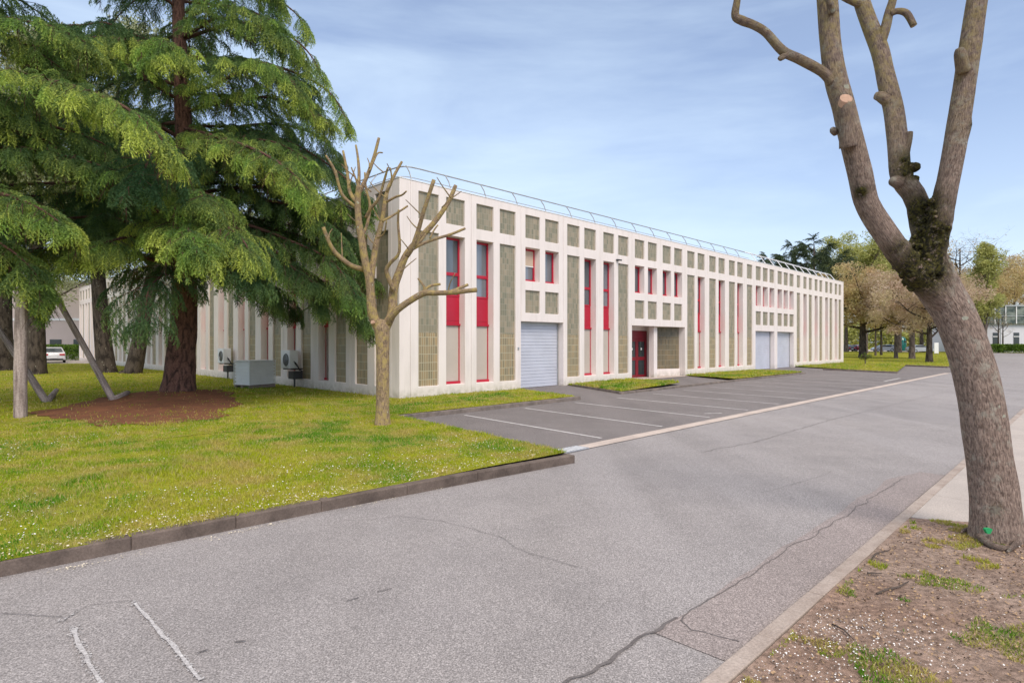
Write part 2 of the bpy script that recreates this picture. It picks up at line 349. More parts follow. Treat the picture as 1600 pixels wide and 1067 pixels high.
# faded brush marks near the camera
b=MB(); random.seed(9)
for line,w,k in (([(208,938),(232,965),(262,1000),(290,1032),(314,1062)],.026,420),([(112,978),(124,1005),(138,1035),(162,1075)],.032,420),([(85,972),(103,966),(118,955)],.02,60)):
    g=cr(line)
    for i in range(k):
        u=random.random()*(len(g)-1); a=int(u); p=g[a].lerp(g[a+1],u-a); s=random.uniform(.003,.008); zz=random.uniform(.0008,.004); an=random.random()*6.3
        x=p.x+random.gauss(0,w*.55); y=p.y+random.gauss(0,w*.55)
        b.face([(x+s*math.cos(an+j*1.57)*random.uniform(.5,1.3),y+s*math.sin(an+j*1.57)*random.uniform(.5,1.3),zz) for j in range(4)])
ribbon(b,cr([(210,942),(232,965),(262,1000),(290,1032),(314,1062)]),.013,.0030,.012,31); ribbon(b,cr([(114,982),(124,1005),(138,1035),(160,1072)]),.016,.0030,.016,32)
o=b.build('road_marking',M['chalk']); o['kind']='structure'
# concrete gutter line between road and bays, bay lines
b=MB(); ribbon(b,[W(-2.93,10.14),W(10,10.11),W(34,10.06)],.30,.004); o=b.build('gutter',M['gutter']); o['kind']='structure'
b=MB()
for k in range(14):
    te=-1.86+2.3*k
    if k in (11,13): continue
    ribbon(b,[W(te+.5,5.0),W(te,9.78)],.075 if k<6 else .06,.005)
ribbon(b,[W(22,9.3),W(25.5,9.25)],.10,.0055); ribbon(b,[W(3.4,9.3),W(3.8,9.6)],.08,.0055)
o=b.build('bay_lines',M['parking_paint']); o['kind']='structure'
# entrance path and garage aprons are the same dark asphalt; threshold of pale concrete
sheet([(14.1,-1.6),(19.3,-1.6),(19.3,.35),(14.1,.35)],.02,'entrance_slab',M['gutter'])
# lawns
mulch_c=[(45,644),(130,630),(236,617),(339,613),(373,626),(350,650),(260,660),(157,664),(79,650)]
def in_poly(x,y,poly):
    c=False; j=len(poly)-1
    for i in range(len(poly)):
        a,b_=poly[i],poly[j]
        if (a[1]>y)!=(b_[1]>y) and x<(b_[0]-a[0])*(y-a[1])/(b_[1]-a[1])+a[0]: c=not c
        j=i
    return c
def patch(b, c4, nu, nv, zf=zl, dz=0):
    a,c,d,e=[Vector(p) for p in c4]; g=[]
    for j in range(nv+1):
        r=[]
        for i in range(nu+1):
            p=a.lerp(c,i/nu).lerp(e.lerp(d,i/nu),j/nv); w=W(p.x,p.y); r.append((w.x,w.y,zf(p.x,p.y)+dz+.012*noise.noise(Vector((w.x*.9,w.y*.9,0)))))
        g.append(r)
    for j in range(nv):
        for i in range(nu): b.face([g[j][i],g[j][i+1],g[j+1][i+1],g[j+1][i]])
LAWNS=[[(-30,4.5),(-3.15,4.5),(-3.95,10.62),(-30,10.0)], [(-42,-47.5),(-0.02,-47.5),(-0.02,.0),(-42,.0)], [(-42,0),(5.9,0.01),(4.0,4.42),(-42,4.5)]]
b=MB(); patch(b,LAWNS[0],90,24); patch(b,LAWNS[1],100,110); patch(b,LAWNS[2],120,14); o=b.build('lawn',M['lawn_ground'],smooth=True); o['kind']='structure'
zi=lambda t,n:.10*min(1,.35+n/4)
ISL=[[(8.9,.01),(14.1,.01),(12.8,3.35),(6.9,4.25)],[(19.45,.01),(29,.01),(26.7,3.9),(17.2,3.95)]]
b=MB()
for q in ISL: patch(b,q,30,16,zi)
o=b.build('grass_islands',M['lawn_ground'],smooth=True); o['kind']='structure'
FAR=[[(36.6,.01),(48.8,.01),(45.2,5.6),(31.7,7.8)],[(48.8,-60),(128,-60),(128,-2),(48.8,.0)],[(48.8,0),(128,-2),(60,7.4),(43.8,8.5)]]
b=MB()
for q in FAR: patch(b,q,40,20,lambda t,n:.07)
o=b.build('far_lawn',M['lawn_ground'],smooth=True); o['kind']='structure'
# bare earth and pavement on the right
def ze(t,n): return .035+.10*max(0,min(1,(n-15.4)/3))
b=MB(); patch(b,[(-16,15.36),(-3.95,15.36),(-2.6,18.5),(-16,24)],60,40,ze); o=b.build('bare_earth',M['earth'],smooth=True); o['kind']='structure'
b=MB()
for i in range(14):
    t0=-3.9+1.25*i; b.box((t0+.006,-18.6,-.05),(t0+1.244,-15.36,.035))
o=b.build('pavement',M['pavement'],bevel=.008); o['kind']='structure'; o.location=(CX,CY,0); o.rotation_euler=(0,0,R(45))

def kerb(name, pts, w, h, mat, seglen=1.0, inner_left=True, seed=0, bev=.014):
    b=MB(); P2=[Vector(p) for p in pts]; rs=random.Random(seed)
    for i in range(len(P2)-1):
        a,c=P2[i],P2[i+1]; L_=(c-a).length; m=max(1,round(L_/seglen)); d=(c-a).normalized(); q=Vector((-d.y,d.x))*(1 if inner_left else -1)
        for k in range(m):
            s0=a+d*(L_*k/m+.0004); s1=a+d*(L_*(k+1)/m-.0004); dz=rs.uniform(-.002,.002); hz=h+dz; o1=rs.uniform(-.002,.002)
            base=[s0+q*o1,s1+q*o1,s1+q*(o1+w),s0+q*(o1+w)]
            lo=[W(p.x,p.y,-.1) for p in base]; hi=[W(p.x,p.y,hz) for p in base]
            b.face(lo); b.face(hi)
            for j in range(4): b.face([lo[j],lo[(j+1)%4],hi[(j+1)%4],hi[j]])
    me=b.build(name,mat,bevel=bev); me['kind']='structure'; return me
kerb('lawn_kerb',[(-30,10.15),(-14,10.35),(-10.96,10.46),(-8.22,10.58),(-6,10.74),(-4.08,10.9)],.14,.118,M['kerb_face'],1.0,False,1)
kerb('strip_kerb',[(-3.2,4.62),(4.1,4.55)],.12,.112,M['kerb'],1.0,False,2)
kerb('lawn_end_kerb',[(-3.98,10.74),(-3.1,4.62)],.06,.10,M['kerb'],1.0,False,3)
kerb('island_kerb',[(8.8,.3),(6.78,4.33),(12.9,4.25),(17.1,4.15),(26.85,4.05),(28.9,.2)],.12,.085,M['kerb'],1.0,False,4)
kerb('far_kerb',[(33,3.2),(31.6,7.9)],.14,.10,M['kerb'],1.0,True,5)
kerb('far_kerb',[(45.2,5.7),(43.6,8.7),(60,7.6),(128,-1.8)],.14,.11,M['kerb'],2.0,True,6)
kerb('road_kerb',[(-14,15.2),(-3.9,15.24),(14,15.24)],.115,.022,M['kerb_pale'],.95,True,7,.01).location.z=.0

# drain grate at the end of the gutter
g=empty('drain_grate',W(-3.38,10.16,.006),R(45),'slotted pale metal drain grate at the kerb end','drain grate')
b=MB(); b.box((-.42,-.15,-.004),(.42,-.13,.014)); b.box((-.42,.13,-.004),(.42,.15,.014)); b.box((-.44,-.15,-.004),(-.42,.15,.014)); b.box((.42,-.15,-.004),(.44,.15,.014)); b.build('frame',M['galvanised'],g)
b=MB(); b.box((-.418,-.128,-.003),(.418,.128,.001)); b.build('sump',M['dark_void'],g)
for k in range(9):
    b=MB(); x=-.38+.095*k; b.box((x-.022,-.129,.002),(x+.022,.129,.013)); b.build('bar',M['white_metal'],g)

# ---------------------------------------------------------------- grass blades, daisies, litter
rng=np.random.default_rng(3)
def blades(name, regions, zf, label, mulch=True, avoid=None, hscale=1.0, keep=None):
    allV=[];allA=[]
    for (quad,count_fn) in regions:
        a,c,d,e=[np.array(p) for p in quad]; N=count_fn
        u=rng.random(N); v=rng.random(N)
        p=(a[None]*(1-u[:,None])+c[None]*u[:,None])*(1-v[:,None])+(e[None]*(1-u[:,None])+d[None]*u[:,None])*v[:,None]
        allV.append(p)
    p=np.concatenate(allV); x=CX+S*(p[:,0]+p[:,1]); y=CY+S*(p[:,0]-p[:,1])
    dist=np.hypot(x,y); vis=(y>2)&(np.abs(x/y)<.95)
    pr=np.clip((9.0/np.maximum(dist,1))**1.5,0,1); k=vis&(rng.random(len(x))<pr); p=p[k];x=x[k];y=y[k];dist=dist[k]
    if keep is not None:
        kk=np.array([keep(a_,b_) for a_,b_ in zip(x,y)]); p=p[kk];x=x[kk];y=y[kk];dist=dist[kk]
    z=np.array([zf(t,n) for t,n in p])
    N=len(x); sc=np.clip(dist/9,.8,3.2); h=hscale*(.018+.045*rng.random(N)**1.6)*(.8+.35*sc); w=.0035*sc*(.8+.8*rng.random(N))
    lump=np.array([.55+.9*abs(noise.noise(Vector((a_*1.1,b_*1.1,5))))+.6*max(0,noise.noise(Vector((a_*.35,b_*.35,9)))) for a_,b_ in zip(x,y)]); h*=lump
    an=rng.random(N)*6.283; ln=rng.random(N)*1.1; la=rng.random(N)*6.283
    base=np.stack([x,y,z-.006],1); side=np.stack([np.cos(an)*w,np.sin(an)*w,np.zeros(N)],1)
    mid=base+np.stack([np.cos(la)*ln*h*.35,np.sin(la)*ln*h*.35,h*.62],1); top=base+np.stack([np.cos(la)*ln*h,np.sin(la)*ln*h,h],1)
    t1=np.stack([base-side,base+side,mid+side*.8],1); t2=np.stack([base-side,mid+side*.8,mid-side*.8],1); t3=np.stack([mid-side*.8,mid+side*.8,top],1)
    V=np.concatenate([t1,t2,t3]); r=rng.random(N); A=np.repeat(np.concatenate([r,r,r])[:,None],3,1)
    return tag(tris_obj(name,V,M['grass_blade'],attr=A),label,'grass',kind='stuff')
mpoly=[(P(x,y,.15).x,P(x,y,.15).y) for x,y in mulch_c]
cedar_base=Vector((-10.9,19.2))
def not_mulch(x,y):
    m=noise.noise(Vector((x*1.4,y*1.4,2)))*.9+noise.noise(Vector((x*5,y*5,2)))*.5
    if in_poly(x+m*1.2,y+m*.9,mpoly): return random.random()<.10+.35*(noise.noise(Vector((x*1.1,y*1.6,6)))>.18)
    if noise.noise(Vector((x*.75,y*.75,7)))>.28: return random.random()<.35
    return True
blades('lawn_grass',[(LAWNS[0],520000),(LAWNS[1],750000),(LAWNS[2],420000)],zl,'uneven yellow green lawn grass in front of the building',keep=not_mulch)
blades('island_grass',[(q,90000) for q in ISL],zi,'bright green grass on the small islands along the building front',hscale=1.3)
blades('far_grass',[(FAR[0],120000),(FAR[1],200000),(FAR[2],150000)],lambda t,n:.07,'green grass under the far trees beyond the building',hscale=1.6)
def tuft_keep(x,y): return noise.noise(Vector((x*2.1,y*2.1,4)))+.45*noise.noise(Vector((x*7,y*7,4)))>.20
blades('earth_grass',[([(-12,15.4),(-3.95,15.4),(-2.8,18.0),(-12,20)],230000)],ze,'thin green grass tufts on the bare earth by the pavement',keep=tuft_keep,hscale=.75)
# mulch patch: sheet just above the lawn
b=MB(); cx0=sum(p[0] for p in mpoly)/9; cy0=sum(p[1] for p in mpoly)/9
rings=[]; 
for k in range(9):
    r=[]
    for i in range(72):
        a=i/72*9; j=int(a)%9; q=Vector(mpoly[j]).lerp(Vector(mpoly[(j+1)%9]),a-int(a)); c0=Vector((cx0,cy0)); d=q-c0
        f=k/8*(1+ .16*noise.noise(Vector((q.x*2,q.y*2,3)))+.07*noise.noise(Vector((q.x*7,q.y*7,3)))); x,y=c0+d*f; t,n=TN(x,y); r.append((x,y,zl(t,n)+.012*noise.noise(Vector((x*.9,y*.9,0)))+.012+.012*noise.noise(Vector((x*6,y*6,1)))))
    rings.append(r)
for k in range(8):
    for i in range(72):
        j=(i+1)%72; b.face([rings[k][i],rings[k][j],rings[k+1][j],rings[k+1][i]])
o=b.build('mulch_patch',M['mulch'],smooth=True); o['kind']='structure'
# daisies / petals: small white discs
plain('dry_petal',(.66,.58,.45),.8,.1,.25,9); plain('petal',(.85,.82,.80),.7,.2,.05,3); plain('dry_leaf',(.40,.27,.16),.8,.1,.4,9)
def scatter(name, n, fn, size, mat, label, cat, flat=.3):
    V=[]; k=0; g=0
    while k<n and g<n*60:
        g+=1; r=fn()
        if r is None: continue
        x,y,z=r; k+=1; s=random.uniform(*size)*(1+.03*math.hypot(x,y)); nn=Vector((random.gauss(0,flat),random.gauss(0,flat),1)).normalized(); u=nn.orthogonal().normalized(); w=nn.cross(u); m=5; a0=random.random()*6
        pt=[Vector((x,y,z))+ (u*math.cos(a0+j*2*math.pi/m)+w*math.sin(a0+j*2*math.pi/m))*s*random.uniform(.6,1.1) for j in range(m)]
        for j in range(1,m-1): V.append([pt[0],pt[j],pt[j+1]])
    return tag(tris_obj(name,np.array([[tuple(p) for p in t] for t in V]),mat),label,cat,kind='stuff')
random.seed(21)
def daisy():
    t=random.uniform(-14,-4); n=random.uniform(3,10.4); x,y=W(t,n).xy
    if y<3 or abs(x/y)>.95 or in_poly(x,y,mpoly): return None
    f=noise.noise(Vector((x*.55,y*.55,11)))+.5*noise.noise(Vector((x*2,y*2,1)))+ (.35 if n>8.5 else -.05)-.03*max(0,t+9)
    if f<random.uniform(0,.45): return None
    return x,y,zl(t,n)+random.uniform(.02,.045)
scatter('daisies',1500,daisy,(.004,.009),M['petal'],'small white daisies scattered through the near lawn','flowers')
def edge():
    t=random.uniform(-11.5,-4.2); n=10.45+.1*(t+11)/7-abs(random.gauss(0,.22)); x,y=W(t,n).xy; return (x,y,zl(t,n)+random.uniform(.012,.03)) if y>3 else None
scatter('petal_litter',1000,edge,(.005,.010),M['dry_petal'],'pale petal litter along the lawn side of the kerb','litter')
def edge2():
    t=random.uniform(-11.5,-4.5); n=10.6+.12*(t+11)/7+abs(random.gauss(0,.045))
    if noise.noise(Vector((t*1.5,0,0)))<-.05 : return None
    x,y=W(t,n).xy; return x,y,.004
scatter('gutter_litter',420,edge2,(.003,.008),M['dry_petal'],'pale debris gathered at the foot of the long kerb','litter')
def er():
    t=random.uniform(-9.5,-4.1); n=random.uniform(15.4,17.6); x,y=W(t,n).xy
    if y<2.6 or x/y>.95: return None
    return x,y,ze(t,n)+.012
scatter('fallen_leaves',2600,er,(.003,.010),M['dry_leaf'],'dry brown leaf bits on the bare earth','litter',.5)
plain('bark_bits',(.10,.07,.055),.9,.1,.3,8)
scatter('bark_bits',1800,er,(.003,.009),M['bark_bits'],'dark bark crumbs littering the bare earth','litter',.6)
def er2():
    r=er()
    if r is None: return None
    t,n=TN(r[0],r[1])
    return r if noise.noise(Vector((r[0]*1.2,r[1]*1.2,6)))+(-7.2-t)*.7>random.uniform(-.2,.5) else None
scatter('fallen_petals',1500,er2,(.003,.006),M['petal'],'white petals lying on the bare earth near the pavement','litter',.4)
def er3():
    r=er(); return r if r and random.random()<.25 else None
scatter('stray_petals',260,er3,(.003,.006),M['petal'],'single pale petals scattered across the bare earth','litter',.4)
tw=[([(1362,865),(1368,856),(1390,851)],.008,'short forked twig nearest the concrete kerb'),([(1370,918),(1385,912),(1405,908),(1420,900)],.007,'curved dry twig in the middle of the bare earth'),([(1300,963),(1318,972),(1334,988)],.005,'thin dry stick lying beside a grass tuft'),([(1355,886),(1378,887)],.009,'dark short twig on the bare earth behind the curved one')]
for pts,r,lb in tw:
    b=MB(); g=[P(x,y,.1) for x,y in pts]; pp=[]
    for q in g:
        t,n=TN(q.x,q.y); pp.append((q.x,q.y,ze(t,n)+r+.008))
    b.tube(pp,[r]*(len(pp)-1)+[r*.5],6,.3); tag(b.build('twig',M['bark_grey'],smooth=True),lb,'twig','twigs on the bare earth')

# ---------------------------------------------------------------- the office building
H=7.5
bld=empty('office_building',(CX,CY,0),R(45),'long white two storey concrete building with red windows and tiled panels','building')
def wall(name, x0, x1, z0, z1, ops, left=False, th=.45, bevel=.012):
    xs=sorted({x0,x1}|{o[0] for o in ops}|{o[1] for o in ops}); zs=sorted({z0,z1}|{o[2] for o in ops}|{o[3] for o in ops})
    def opn(i,j):
        if i<0 or j<0 or i>=len(xs)-1 or j>=len(zs)-1: return True
        a=(xs[i]+xs[i+1])/2; c=(zs[j]+zs[j+1])/2; return any(o[0]<a<o[1] and o[2]<c<o[3] for o in ops)
    b=MB(); T=(lambda x,d,z:(d,x,z)) if left else (lambda x,d,z:(x,d,z))
    for i in range(len(xs)-1):
        for j in range(len(zs)-1):
            if opn(i,j): continue
            a,c,e,f=xs[i],xs[i+1],zs[j],zs[j+1]
            b.face([T(a,0,e),T(c,0,e),T(c,0,f),T(a,0,f)]); b.face([T(a,th,e),T(c,th,e),T(c,th,f),T(a,th,f)])
            if opn(i-1,j): b.face([T(a,0,e),T(a,0,f),T(a,th,f),T(a,th,e)])
            if opn(i+1,j): b.face([T(c,0,e),T(c,0,f),T(c,th,f),T(c,th,e)])
            if opn(i,j-1): b.face([T(a,0,e),T(c,0,e),T(c,th,e),T(a,th,e)])
            if opn(i,j+1): b.face([T(a,0,f),T(c,0,f),T(c,th,f),T(a,th,f)])
    return b.build(name,M['concrete'],bld,bevel=bevel)
tile_count=0; rest=MB()
def tile(x0,x1,z0,z1,left=False):
    global tile_count
    T=(lambda x,d,z:(d,x,z)) if left else (lambda x,d,z:(x,d,z)); d=.075
    off=random.Random(int(x0*100)+left*7).random()*3
    b=rest if tile_count>=100 else MB()
    b.face([T(x0,d,z0),T(x1,d,z0),T(x1,d,z1),T(x0,d,z1)],[(x0+off,z0),(x1+off,z0),(x1+off,z1),(x0+off,z1)])
    for q in ([(x0,z0),(x0,z1)],[(x1,z0),(x1,z1)],[(x0,z0),(x1,z0)],[(x0,z1),(x1,z1)]):
        b.face([T(q[0][0],d,q[0][1]),T(q[1][0],d,q[1][1]),T(q[1][0],d+.08,q[1][1]),T(q[0][0],d+.08,q[0][1])])
    if tile_count<100: b.build('tile_panel',M['tiles'],bld)
    tile_count+=1
def bx(b,left,x0,x1,d0,d1,z0,z1):
    if left: b.box((d0,x0,z0),(d1,x1,z1))
    else: b.box((x0,d0,z0),(x1,d1,z1))
def framebox(b,left,x0,x1,z0,z1,w,d0,d1,bars=()):
    bx(b,left,x0,x0+w,d0,d1,z0,z1); bx(b,left,x1-w,x1,d0,d1,z0,z1)
    for a,c in [(z0,z0+w),(z1-w,z1)]+list(bars): bx(b,left,x0+w,x1-w,d0,d1,a,c)
wcount=0
def tall_window(x0,x1,left=False,detail=True,closed=False):
    D=.31; z0,z1=.39,5.8
    b=MB(); framebox(b,left,x0+.002,x1-.002,3.62,z1,.07,D,D+.08,[(4.40,4.52)]); fr=b.build('window',M['red_paint'],bld,bevel=.006 if detail else 0)
    b=MB(); bx(b,left,x0+.07,x1-.07,D+.045,D+.06,3.69,5.73); b.build('pane',M['glass'] if not closed else M['dark_glass'],fr)
    b=MB(); bx(b,left,x0+.002,x1-.002,D+.015,D+.08,2.62,3.615); bx(b,left,x0+.06,x1-.06,D+.005,D+.014,2.72,3.55); b.build('spandrel',M['red_paint'],fr,bevel=.004)
    b=MB(); bx(b,left,x0+.001,x1-.001,D-.05,D+.08,2.54,2.615); b.build('sill',M['red_paint'],fr,bevel=.006)
    b=MB(); bx(b,left,x0+.001,x1-.001,D-.05,D+.08,.372,.46); b.build('sill',M['red_paint'],fr,bevel=.006)
    b=MB(); bx(b,left,x0+.03,x1-.045,D+.02,D+.07,.465,2.535); b.build('lower_panel',M['beige_panel'],fr)
    b=MB(); bx(b,left,x1-.043,x1-.003,D+.005,D+.07,.465,2.535); b.build('trim',M['red_paint'],fr)
def small_window(x0,x1,z0=4.46,z1=5.86,blind=0):
    D=.31; b=MB(); framebox(b,False,x0+.002,x1-.002,z0+.001,z1-.001,.08,D,D+.08); fr=b.build('window',M['red_paint'],bld,bevel=.006)
    b=MB(); b.box((x0+.08,D+.045,z0+.08),(x1-.08,D+.06,z1-.08)); b.build('pane',M['glass'],fr)
    b=MB(); b.box((x0+.003,D-.035,z0+.003),(x1-.003,D-.002,z0+.10)); b.build('sill',M['red_paint'],fr,bevel=.005)
    if blind:
        b=MB()
        for k in range(12):
            za=z1-.09-blind*(k+1)/12; b.box((x0+.085,D+.01,za+.004),(x1-.085,D+.03,za+blind/12))
        b.build('roller_shutter',M['blind'],fr)
        b=MB(); b.box((x0+.082,D+.0,z1-.135-blind),(x1-.082,D+.035,z1-.094-blind)); b.build('shutter_bar',M['white_paint'],fr)
ZU0,ZU1=6.24,7.2; ZF0,ZF1=.37,5.82
def up_tile(x0,x1,left=False): tile(x0,x1,ZU0,ZU1,left)
def garage(x0,x1):
    D=.33; b=MB(); n=20; h=2.76/n
    for k in range(n):
        z=.012+k*h; b.box((x0+.01,D,z),(x1-.01,D+.05,z+h-.016))
        b.box((x0+.01,D+.012,z+h-.0155),(x1-.01,D+.05,z+h-.0005))
    d=b.build('garage_door',M['door_slats'],bld,bevel=.006)
    b=MB(); b.box((x1-.06,D-.04,.0),(x1-.012,D-.003,2.77)); b.box((x0+.012,D-.04,.0),(x0+.05,D-.003,2.77)); b.box((x0+.052,D-.04,2.70),(x1-.062,D-.003,2.77)); b.build('guide_rail',M['grey_metal'],d)
    b=MB(); b.box((x0+.06,D-.03,.15),(x0+.2,D-.003,.30)); b.build('lock',M['dark_metal'],d,bevel=.01)
# modules of the long front: (start, end, kinds of its slots)
HW=.445
mods=[]; t=.46; G=.006
plan=['TW','WT','GG','TW','WT','EE','EE','TW','TW','TW']
t=0.46
for k,c in enumerate(plan):
    mods.append((t if k else .46, 3.25+2.7*k-.02 if k<9 else 27.43, c, [3.25+2.7*k-2.01, 3.25+2.7*k-.78])); t=mods[-1][1]
mods[-1]=(mods[-1][0],27.43,'TW',[25.53,26.74])
mods+=[(27.43,28.93,'T',[28.24]),(28.93,32.81,'GGG',[29.68,30.88,32.07]),(32.81,36.69,'GGG',[33.57,34.75,35.92]),(36.69,38.15,'T',[37.41]),(38.15,40.8,'WT',[38.86,40.11]),(40.8,43.42,'WT',[41.49,42.67]),(43.42,46.05,'WT',[44.16,45.33]),(46.05,48.55,'WT',[46.75,47.86])]
ei=0
for a,c,kinds,cs in mods:
    hw=HW if cs[0]<37 else .39
    ops=[]; x0,x1=a+G,c-G
    for kd,cc in zip(kinds,cs):
        l,r=cc-hw,cc+hw; ops.append((l,r,ZU0,ZU1)); up_tile(l,r)
        if kd=='T': ops.append((l,r,ZF0,ZF1)); tile(l,r,ZF0,ZF1)
        elif kd=='W': ops.append((l,r,ZF0,ZF1)); tall_window(l,r,detail=cc<20,closed=cc>36)
        else:
            ops+= [(l,r,4.46,5.86),(l,r,3.14,4.08)]; tile(l,r,3.14,4.08); small_window(l,r,blind=.62 if 6<cc<7 else 0)
    if kinds=='GG': ops.append((x0,x1,-.3,2.78)); garage(x0,x1+.0)
    elif kinds=='GGG':
        l,r=cs[0]-.5,cs[2]+.45; ops.append((l,r,-.3,2.72)); garage(l,r)
    elif kinds=='EE': ops.append((x0-.0,x1,-.3,2.78)) 
    wall('wall_panel',x0,x1,-.3,H,ops)
# thin dark seams are the real gaps; a lining closes them from behind
b=MB(); b.box((.47,.452,2.9),(48.5,.60,7.4)); b.box((.47,.452,.0),(5.9,.6,2.9)); b.box((8.7,.452,0),(14.0,.6,2.9)); b.box((19.5,.452,0),(48.5,.6,2.9)); b.box((5.9,.452,0),(8.7,.6,2.9)); b.build('lining',M['dark_void'],bld)
# L shaped corner column and end column
b=MB(); pts=[(0,0),(.452,0),(.452,.45),(.45,.452),(0,.452)]
b.face([(x,y,-.3) for x,y in pts]); b.face([(x,y,H) for x,y in pts])
for i in range(5):
    p,q=pts[i],pts[(i+1)%5]; b.face([(*p,-.3),(*q,-.3),(*q,H),(*p,H)])
b.build('corner_column',M['concrete'],bld,bevel=.012)
b=MB(); b.box((48.556,0,-.3),(48.9,.45,H)); b.build('end_column',M['concrete'],bld,bevel=.012)
b=MB(); b.box((48.556,.456,-.3),(48.9,40,H)); b.build('end_wall',M['concrete'],bld)
# entrance recess
b=MB(); b.box((16.56,.28,0),(16.90,.60,2.778)); b.build('entrance_column',M['concrete'],bld,bevel=.01)
b=MB(); b.box((13.9,.45,.0),(14.05,1.3,2.9)); b.box((16.95,.604,.02),(17.1,1.3,2.9)); b.box((13.9,1.0,2.56),(17.1,1.3,2.9)); b.box((14.05,1.0,.02),(14.95,1.3,2.56)); b.build('entrance_wall',M['concrete'],bld)
b=MB(); b.box((13.9,.452,2.78),(19.5,2.0,2.88)); b.build('entrance_ceiling',M['concrete'],bld)
def slant(b,s0,s1,z0,z1,th0,th1):
    A=Vector((16.7,1.45)); B=Vector((19.42,.36)); d=(B-A).normalized(); q=Vector((-d.y,d.x)); 
    if q.y<0: q=-q
    p=[A+d*s0+q*th0,A+d*s1+q*th0,A+d*s1+q*th1,A+d*s0+q*th1]; lo=[(v.x,v.y,z0) for v in p]; hi=[(v.x,v.y,z1) for v in p]
    uvl=[(s0,z0),(s1,z0),(s1,z1),(s0,z1)]
    b.face([lo[0],lo[1],hi[1],hi[0]],uvl); b.face(lo); b.face(hi)
    for i in (1,2,3): b.face([lo[i],lo[(i+1)%4],hi[(i+1)%4],hi[i]])
b=MB(); slant(b,.0,2.9,.42,2.775,0,.2); b.build('porch_tile_wall',M['tiles_dark'],bld)
b=MB(); slant(b,.0,2.92,.0,.415,-.06,.2); b.build('porch_plinth',M['concrete'],bld,bevel=.01)
b=MB(); b.box((19.42,.40,0),(19.6,.6,2.775)); b.build('porch_side',M['concrete'],bld)
b=MB(); dD=.95
b.box((14.97,dD,.02),(15.04,dD+.08,2.55)); b.box((16.86,dD,.02),(16.93,dD+.08,2.55)); b.box((15.04,dD,2.10),(16.86,dD+.08,2.55)); dr=b.build('entrance_door',M['red_door'],bld,bevel=.005)
for s in (0,1):
    a=15.045+s*.908; c=a+.905; b=MB(); framebox(b,False,a,c,.03,2.095,.13,dD+.01,dD+.07,[(.95,1.13)]); lf=b.build('door_leaf',M['red_door'],dr,bevel=.006)
    b=MB(); b.box((a+.13,dD+.035,.16),(c-.13,dD+.05,.95)); b.box((a+.13,dD+.035,1.13),(c-.13,dD+.05,1.965)); b.build('door_glass',M['dark_glass'],dr)
    b=MB(); b.box((a+.40,dD+.02,1.5),(a+.50,dD+.034,1.62)); b.build('notice',M['white_paint'],dr)
b=MB(); b.box((15.01,dD-.012,.98),(15.13,dD-.0,1.12)); b.build('handle_plate',M['white_paint'],dr)
b=MB(); b.box((17.0,.6,2.70),(17.35,.72,2.775)); b.build('porch_lamp',M['white_paint'],bld,bevel=.01)
# left front: modules of 2.9 m going back from the corner
t=.46; k=0
lmods=[]
while k<20:
    c=3.30+2.9*k-.02; lmods.append((t,c,'TT' if k==0 else 'TW',[c-2.12-.04,c-.80])); t=c; k+=1
for k,(a,c,kinds,cs) in enumerate(lmods):
    ops=[]
    for kd,cc in zip(kinds,cs):
        l,r=cc-.43,cc+.43; ops.append((l,r,ZU0,ZU1)); 
        ops.append((l,r,ZF0,ZF1))
        if kd=='T': tile(l,r,ZF0,ZF1,True)
        elif k<10: tall_window(l,r,True,detail=False)
        else:
            b=MB(); bx(b,True,l,r,.31,.4,ZF0,ZF1); b.build('blank_panel',M['beige_panel'],bld)
        up_tile(l,r,True)
    wall('wall_panel',a+G,c-G,-.3,H,ops,True)
rest.build('tile_panel',M['tiles'],bld)['kind']='stuff'
b=MB(); b.box((.452,.47,0),(.6,58.2,7.4)); b.build('lining',M['dark_void'],bld)
# roof slab and coping
b=MB(); b.box((.455,.605,6.9),(48.55,58.2,7.1)); b.build('roof',M['roof_gravel'],bld)
b=MB(); b.box((-.015,-.015,H+.002),(48.92,.30,H+.035)); b.box((-.015,.302,H+.002),(.30,58.3,H+.035)); b.build('coping',M['white_metal'],bld,bevel=.006)
b=MB(); b.box((.9,58.21,-.3),(48.5,58.5,H)); b.build('rear_wall',M['concrete'],bld)
# small camera / lamp on the front
b=MB(); b.box((12.62,-.10,5.93),(12.80,-.002,6.0)); b.tube([(12.7,-.1,5.96),(12.7,-.28,5.93)],[.035,.04],8); b.build('wall_lamp',M['dark_metal'],bld,bevel=.004)
b=MB(); b.box((5.72,-.03,1.62),(5.80,-.002,1.72)); b.build('door_switch',M['grey_metal'],bld,bevel=.004)
# roof guard rail, leaning inwards: posts one by one, the rails follow the corner
rail=empty('roof_railing',(CX,CY,0),R(45),'thin grey metal safety railing leaning inwards along the roof edge','railing')
zb=H+.04
def post(x,y,dx,dy,h,r=.022):
    b=MB(); b.tube([(x,y,zb),(x+dx*.4,y+dy*.4,zb+h*.55),(x+dx,y+dy,zb+h)],[r]*3,6); b.box((x-.06,y-.06,zb-.004),(x+.06,y+.06,zb+.02)); b.build('post',M['grey_metal'],rail,smooth=False)
t=.62
while t<28.5: post(t,.16,0,.34,.60); t+=1.76
for i in range(13): post(.16,2.2+1.9*i,.34,0,.60)
arc=[(.5+.45*(1-math.sin(a)),.5+.45*(1-math.cos(a)),zb+.6) for a in (0,R(22),R(45),R(67),R(90))]
b=MB(); b.tube([(28.6,.5,zb+.6)]+[(1.2,.5,zb+.6)]+[(.85,.53,zb+.6),(.62,.64,zb+.6),(.52,.88,zb+.6)]+[(.5,1.2,zb+.6),(.5,26,zb+.6)],[.024]*7,6); b.build('top_rail',M['grey_metal'],rail)
